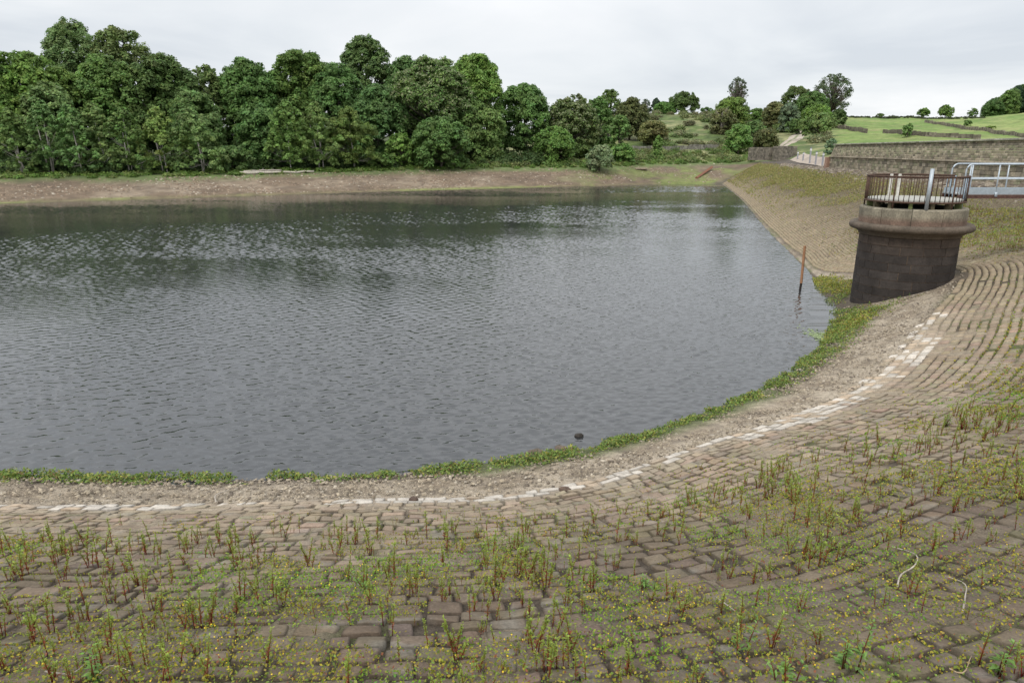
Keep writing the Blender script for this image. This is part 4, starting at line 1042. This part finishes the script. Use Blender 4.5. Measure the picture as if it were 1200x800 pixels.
# algae patch
sA = bank_px(968, 392)[0]
n = 420; P = np.stack([sA[0]-.15+rng.normal(0, .16, n), sA[1]+rng.normal(0, .7, n), np.full(n, .006)], -1)
V, F, Cc = cards(P, np.tile([0, 0, 1.], (n, 1)), rng.uniform(.05, .11, n), np.tile([.34, .42, .20], (n, 1))*rng.uniform(.8, 1.1, (n, 1)), 1.2)
tag(mesh_obj('algae', V, F, M_weed, col=Cc), 'pale green algae floating at the water edge below the tower', 'algae', kind='stuff')
# sparse gravel plants & pebbles
n = 14000; s_ = rng.uniform(22, 63, n); q = tab(s_); Wg_ = np.maximum(np.linalg.norm(q[:, 3:5]-q[:, 0:2], axis=1), .25); tgn = rng.uniform(-.02, .95, n)
x, y, z, W_, _ = bank(s_, -tgn*Wg_); keep = (x-TX)**2+(y-TY)**2 > 1.85**2; P = np.stack([x, y, z+.005], -1)[keep]; n = len(P)
cols = np.array([[.33, .275, .20], [.25, .205, .15], [.16, .13, .10], [.38, .33, .26]])[rng.choice(4, n, p=[.4, .3, .2, .1])]*rng.uniform(.8, 1.2, (n, 1))
stone_field('pebbles', P, rng.uniform(.012, .036, n)*rng.choice([1, 1, 1, 1.9], n), cols, 'small grey and brown pebbles on the gravel strip', 'pebbles')
# grassy weeds on the far dam slope
n = 120000; s_ = rng.uniform(60, S_MAX, n); upr = rng.uniform(.08, .93, n); q = tab(s_); W_ = np.linalg.norm(q[:, 5:7]-q[:, 0:2], axis=1)
x, y, z, _, _ = bank(s_, upr*W_); nz = fbm(x/3.0, y/3.0, 231, 4)
band = (.13+.87*sstep(.28, .62, upr+.4*(nz-.5)))*sstep(.93, .76, upr+.25*(nz-.5))
keep = rng.random(n) < band*(.30+.70*sstep(.35, .65, nz))*np.interp(s_, [60, 72, 90, S_MAX], [.05, .4, .95, 1]); P = np.stack([x, y, z], -1)[keep]; n = len(P)
P[:, 2] += rng.uniform(0, .2, n)
C = np.array([[.27, .25, .07], [.32, .27, .11], [.19, .22, .06], [.24, .18, .09]])[rng.choice(4, n, p=[.35, .25, .3, .1])]*rng.uniform(.8, 1.2, (n, 1))
V, F, Cc = cards(P, rng.normal(0, .6, (n, 3))+[-.3, -.5, .4], rng.uniform(.03, .08, n)*np.clip(P[:, 1]/60, .8, 1.5), C, 2.6)
tag(mesh_obj('slope_grass', V, F, M_weed, col=Cc), 'yellowish grass and weeds on the far slope of the dam', 'grass', kind='stuff')

# upright red-stemmed weeds --------------------------------------------------
def weed_mesh(seed):
    st = np.random.default_rng(seed); sm = MB(); LV = []; LF = []; LC = []; no = 0
    ns = st.choice([1, 1, 2, 3]); 
    for q_ in range(ns):
        h = st.uniform(.16, .34)*(1 if q_ == 0 else .75); b = np.array([st.normal(0, .02)*(q_ > 0), st.normal(0, .02)*(q_ > 0), 0]); ln = st.normal(0, .035, 2)
        pts = np.array([b+[0, 0, -.03], b+[ln[0]*.3, ln[1]*.3, h*.35], b+[ln[0]*.7, ln[1]*.7, h*.7], b+[ln[0], ln[1], h]])
        n0 = sm.n; sm.tube(pts, [.0042, .0036, .0026, .001], 4, (.20, .035, .03)); 
        zc_ = np.repeat([0, .35, .7, 1.], 4)[:, None]; sm.C[-1] = np.array((.34, .05, .04))*(1-zc_**1.7)+np.array((.24, .27, .06))*zc_**1.7
        nl = int(h*210); 
        for k in range(nl):
            f = st.uniform(.18, 1.0); p_ = np.array([np.interp(f, [0, .35, .7, 1], pts[:, j_]) for j_ in range(3)]); a = st.uniform(0, 6.28)
            l = st.uniform(.022, .042)*(1.15-.45*f); el = st.uniform(.35, 1.2); d_ = np.array([math.cos(a)*math.cos(el), math.sin(a)*math.cos(el), math.sin(el)]); sd_ = np.cross(d_, [0, 0, 1.]); sd_ /= np.linalg.norm(sd_); wd = l*.2
            tip = p_+d_*l+np.array([0, 0, -l*.15])
            LV += [p_, p_+d_*l*.5+sd_*wd, tip, p_+d_*l*.5-sd_*wd]; LF.append([no, no+1, no+2, no+3]); no += 4
            c = np.array((.25, .32, .055))*st.uniform(.8, 1.3) if f > .5 or st.random() < .45 else np.array((.32, .12, .06)); 
            if f > .85: c = c*1.2
            LC += [c]*4
    return (np.concatenate(sm.V), sm.F, np.concatenate(sm.C)), (np.array(LV), np.array(LF), np.array(LC))
protos = [weed_mesh(300+k) for k in range(12)]
n = 30000; s_ = rng.uniform(30, 80, n); v_ = rng.uniform(.6, 12.5, n); v_ = np.round(v_/PITCH)*PITCH+rng.normal(0, .02, n)
P, W_, _ = surf(s_, v_); up = v_/W_; ok = (up < .97) & inview(P, 10); P, up, s_ = P[ok], up[ok], s_[ok]
nz = fbm(P[:, 0]/1.6, P[:, 1]/1.6, 241, 4); n4 = fbm(P[:, 0]/.5, P[:, 1]/.5, 243, 3)
near_dark = sstep(.85, .55, up)*.6+.4
keep = rng.random(len(P)) < sstep(.10, .30, up)*sstep(.28, .64, nz*.25+n4*.75)*.85*near_dark+.03*sstep(.05, .2, up)
P = P[keep]; up = up[keep]; nz = nz[keep]; n = len(P); dist = np.linalg.norm(P-[0, 0, EYE], axis=1)
scl = (.34+.85*rng.random(n)**1.9)*(.8+.5*nz[:])*np.where(up < .25, .7, 1)*np.where(up < .22, .6, 1)
order = np.argsort(-(scl/dist)); pk = rng.integers(0, 12, n); rz = rng.uniform(0, 6.28, n)
print('WEEDS', n)
GWD = 'red-stemmed weeds growing in the paving joints'
stem_me, leaf_me = [], []
for k, (a_, b_) in enumerate(protos):
    o1 = mesh_obj('stem', a_[0], a_[1], M_weed, None, a_[2], True); o2 = mesh_obj('leaves', b_[0], b_[1], M_weed, None, b_[2]); stem_me.append(o1.data); leaf_me.append(o2.data)
    bpy.data.objects.remove(o1); bpy.data.objects.remove(o2)
NIND = 270
for c, i_ in enumerate(order[:NIND]):
    e = empty('weed', P[i_], 'thin upright weed with red stem and narrow green leaves in a paving joint', 'weed', GWD, rz[i_]); e.scale = (scl[i_],)*3
    a = bpy.data.objects.new('stem', stem_me[pk[i_]]); COL.objects.link(a); a.parent = e
    a = bpy.data.objects.new('leaves', leaf_me[pk[i_]]); COL.objects.link(a); a.parent = e
Vq, Fq, Cq, of = [], [], [], 0
for i_ in order[NIND:]:
    (a_, fa, ca), (b_, fb, cb_) = protos[pk[i_]]; V = np.concatenate([a_, b_]); fat = max(1, dist[i_]/9)
    c_, s2 = math.cos(rz[i_]), math.sin(rz[i_]); Vr = np.stack([V[:, 0]*c_-V[:, 1]*s2, V[:, 0]*s2+V[:, 1]*c_, V[:, 2]], -1)*scl[i_]+P[i_]
    F = np.concatenate([np.array([f for f in fa if len(f) == 4]), fb+len(a_)]); Vq.append(Vr); Fq.append(F+of); Cq.append(np.concatenate([ca, cb_])); of += len(V)
tag(mesh_obj('small_weeds', np.concatenate(Vq), np.concatenate(Fq), M_weed, col=np.concatenate(Cq)), 'smaller upright weeds spread over the paving farther off', 'weeds', kind='stuff')

# larger leafy weeds near the camera
def leafy(u, v, H, label, ns=2, seed=1, red=.3):
    p_, _, _ = bank_px(u, v); st = np.random.default_rng(seed); e = empty('leafy_weed', p_, label, 'weed')
    mb = MB(); LV = []; LF = []; LC = []; no = 0
    for q_ in range(ns):
        h = H*(1 if q_ == 0 else st.uniform(.55, .85)); b = np.array([st.normal(0, .05), st.normal(0, .05), 0])*(q_ > 0); ln = st.normal(0, .05, 2)
        pts = np.array([b+[0, 0, -.03], b+[ln[0]*.4, ln[1]*.4, h*.4], b+[ln[0], ln[1], h]]); mb.tube(pts, [.005, .004, .0015], 6, (.20, .07, .04))
        for k in range(int(h*70)):
            f = st.uniform(.08, 1); p0 = np.array([np.interp(f, [0, .4, 1], pts[:, j_]) for j_ in range(3)]); a = st.uniform(0, 6.28); l = st.uniform(.05, .095)*(1.2-.7*f); el = st.uniform(.1, .9)
            d_ = np.array([math.cos(a)*math.cos(el), math.sin(a)*math.cos(el), math.sin(el)]); sd_ = np.cross(d_, [0, 0, 1.]); sd_ /= np.linalg.norm(sd_); wd = l*.17
            LV += [p0, p0+d_*l*.45+sd_*wd, p0+d_*l*.45-sd_*wd, p0+d_*l+[0, 0, -l*.25]]; LF += [[no, no+1, no+3, no+2]]; no += 4
            LC += [np.array((.17, .29, .07))*st.uniform(.75, 1.35)]*4
    mb.build('stem', M_weed, e, True); mesh_obj('leaves', np.array(LV), np.array(LF), M_weed, e, np.array(LC))
leafy(1000, 795, .42, 'tall bright green leafy weed at the bottom edge, tallest near the right corner', 3, 1)
leafy(920, 785, .24, 'bushy green leafy weed left of the tall one near the bottom right', 3, 2)
leafy(1175, 790, .26, 'green leafy weed closest to the bottom right corner', 2, 3)
leafy(880, 752, .22, 'small green leafy weed beside the twigs at the bottom right', 2, 4)
leafy(116, 798, .26, 'green and reddish dock-like weed at the bottom left edge', 3, 5)
leafy(425, 690, .20, 'bright green leafy weed left of the middle of the paving', 3, 6)
leafy(755, 690, .17, 'spreading pale green leafy weed with broad leaves right of the middle', 4, 7)
leafy(1110, 500, .3, 'bright green tuft on the upper right part of the paving', 4, 8)

# driftwood sticks
def stick(pix, r, label, col=(.42, .37, .31)):
    pts = np.array([bank_px(a, b)[0]+[0, 0, .02+r] for a, b in pix]); T = np.column_stack([pts, np.zeros((len(pts), 1))])
    cv = catmull(np.column_stack([pts, np.zeros(len(pts))]), 5)[:, :3]; loc = cv[0].copy(); mb = MB()
    mb.tube(cv-loc, np.linspace(r, r*.45, len(cv))*rng.uniform(.85, 1.15, len(cv)), 7, col); o = mb.build('driftwood_stick', M_bark, None, True); o.location = loc; return tag(o, label, 'stick')
stick([(1052, 692), (1056, 681), (1071, 664), (1068, 656), (1057, 648), (1044, 644)], .0085, 'thick bleached stick bent like a hook on the paving at the lower right')
stick([(1129, 715), (1130, 700), (1124, 690), (1106, 682)], .007, 'shorter pale crooked stick right of the hooked stick')
stick([(52, 787), (80, 784), (104, 778)], .007, 'thin pale stick lying at the bottom left edge')
stick([(116, 795), (134, 791), (148, 784)], .006, 'pale twig right of the thin stick at the bottom left', (.45, .38, .3))
stick([(250, 585), (262, 580), (270, 576)], .014, 'short grey stick lying on the gravel above the pale blocks')
stick([(836, 706), (842, 716), (858, 708), (870, 712)], .006, 'curled thin twig left of the leafy weeds at the lower right')
stick([(1028, 775), (1034, 765), (1038, 757)], .005, 'straight thin twig beside the tallest leafy weed', (.42, .36, .3))
stick([(1112, 785), (1124, 781), (1135, 776)], .006, 'tan twig lying on a block near the bottom right corner', (.38, .28, .18))
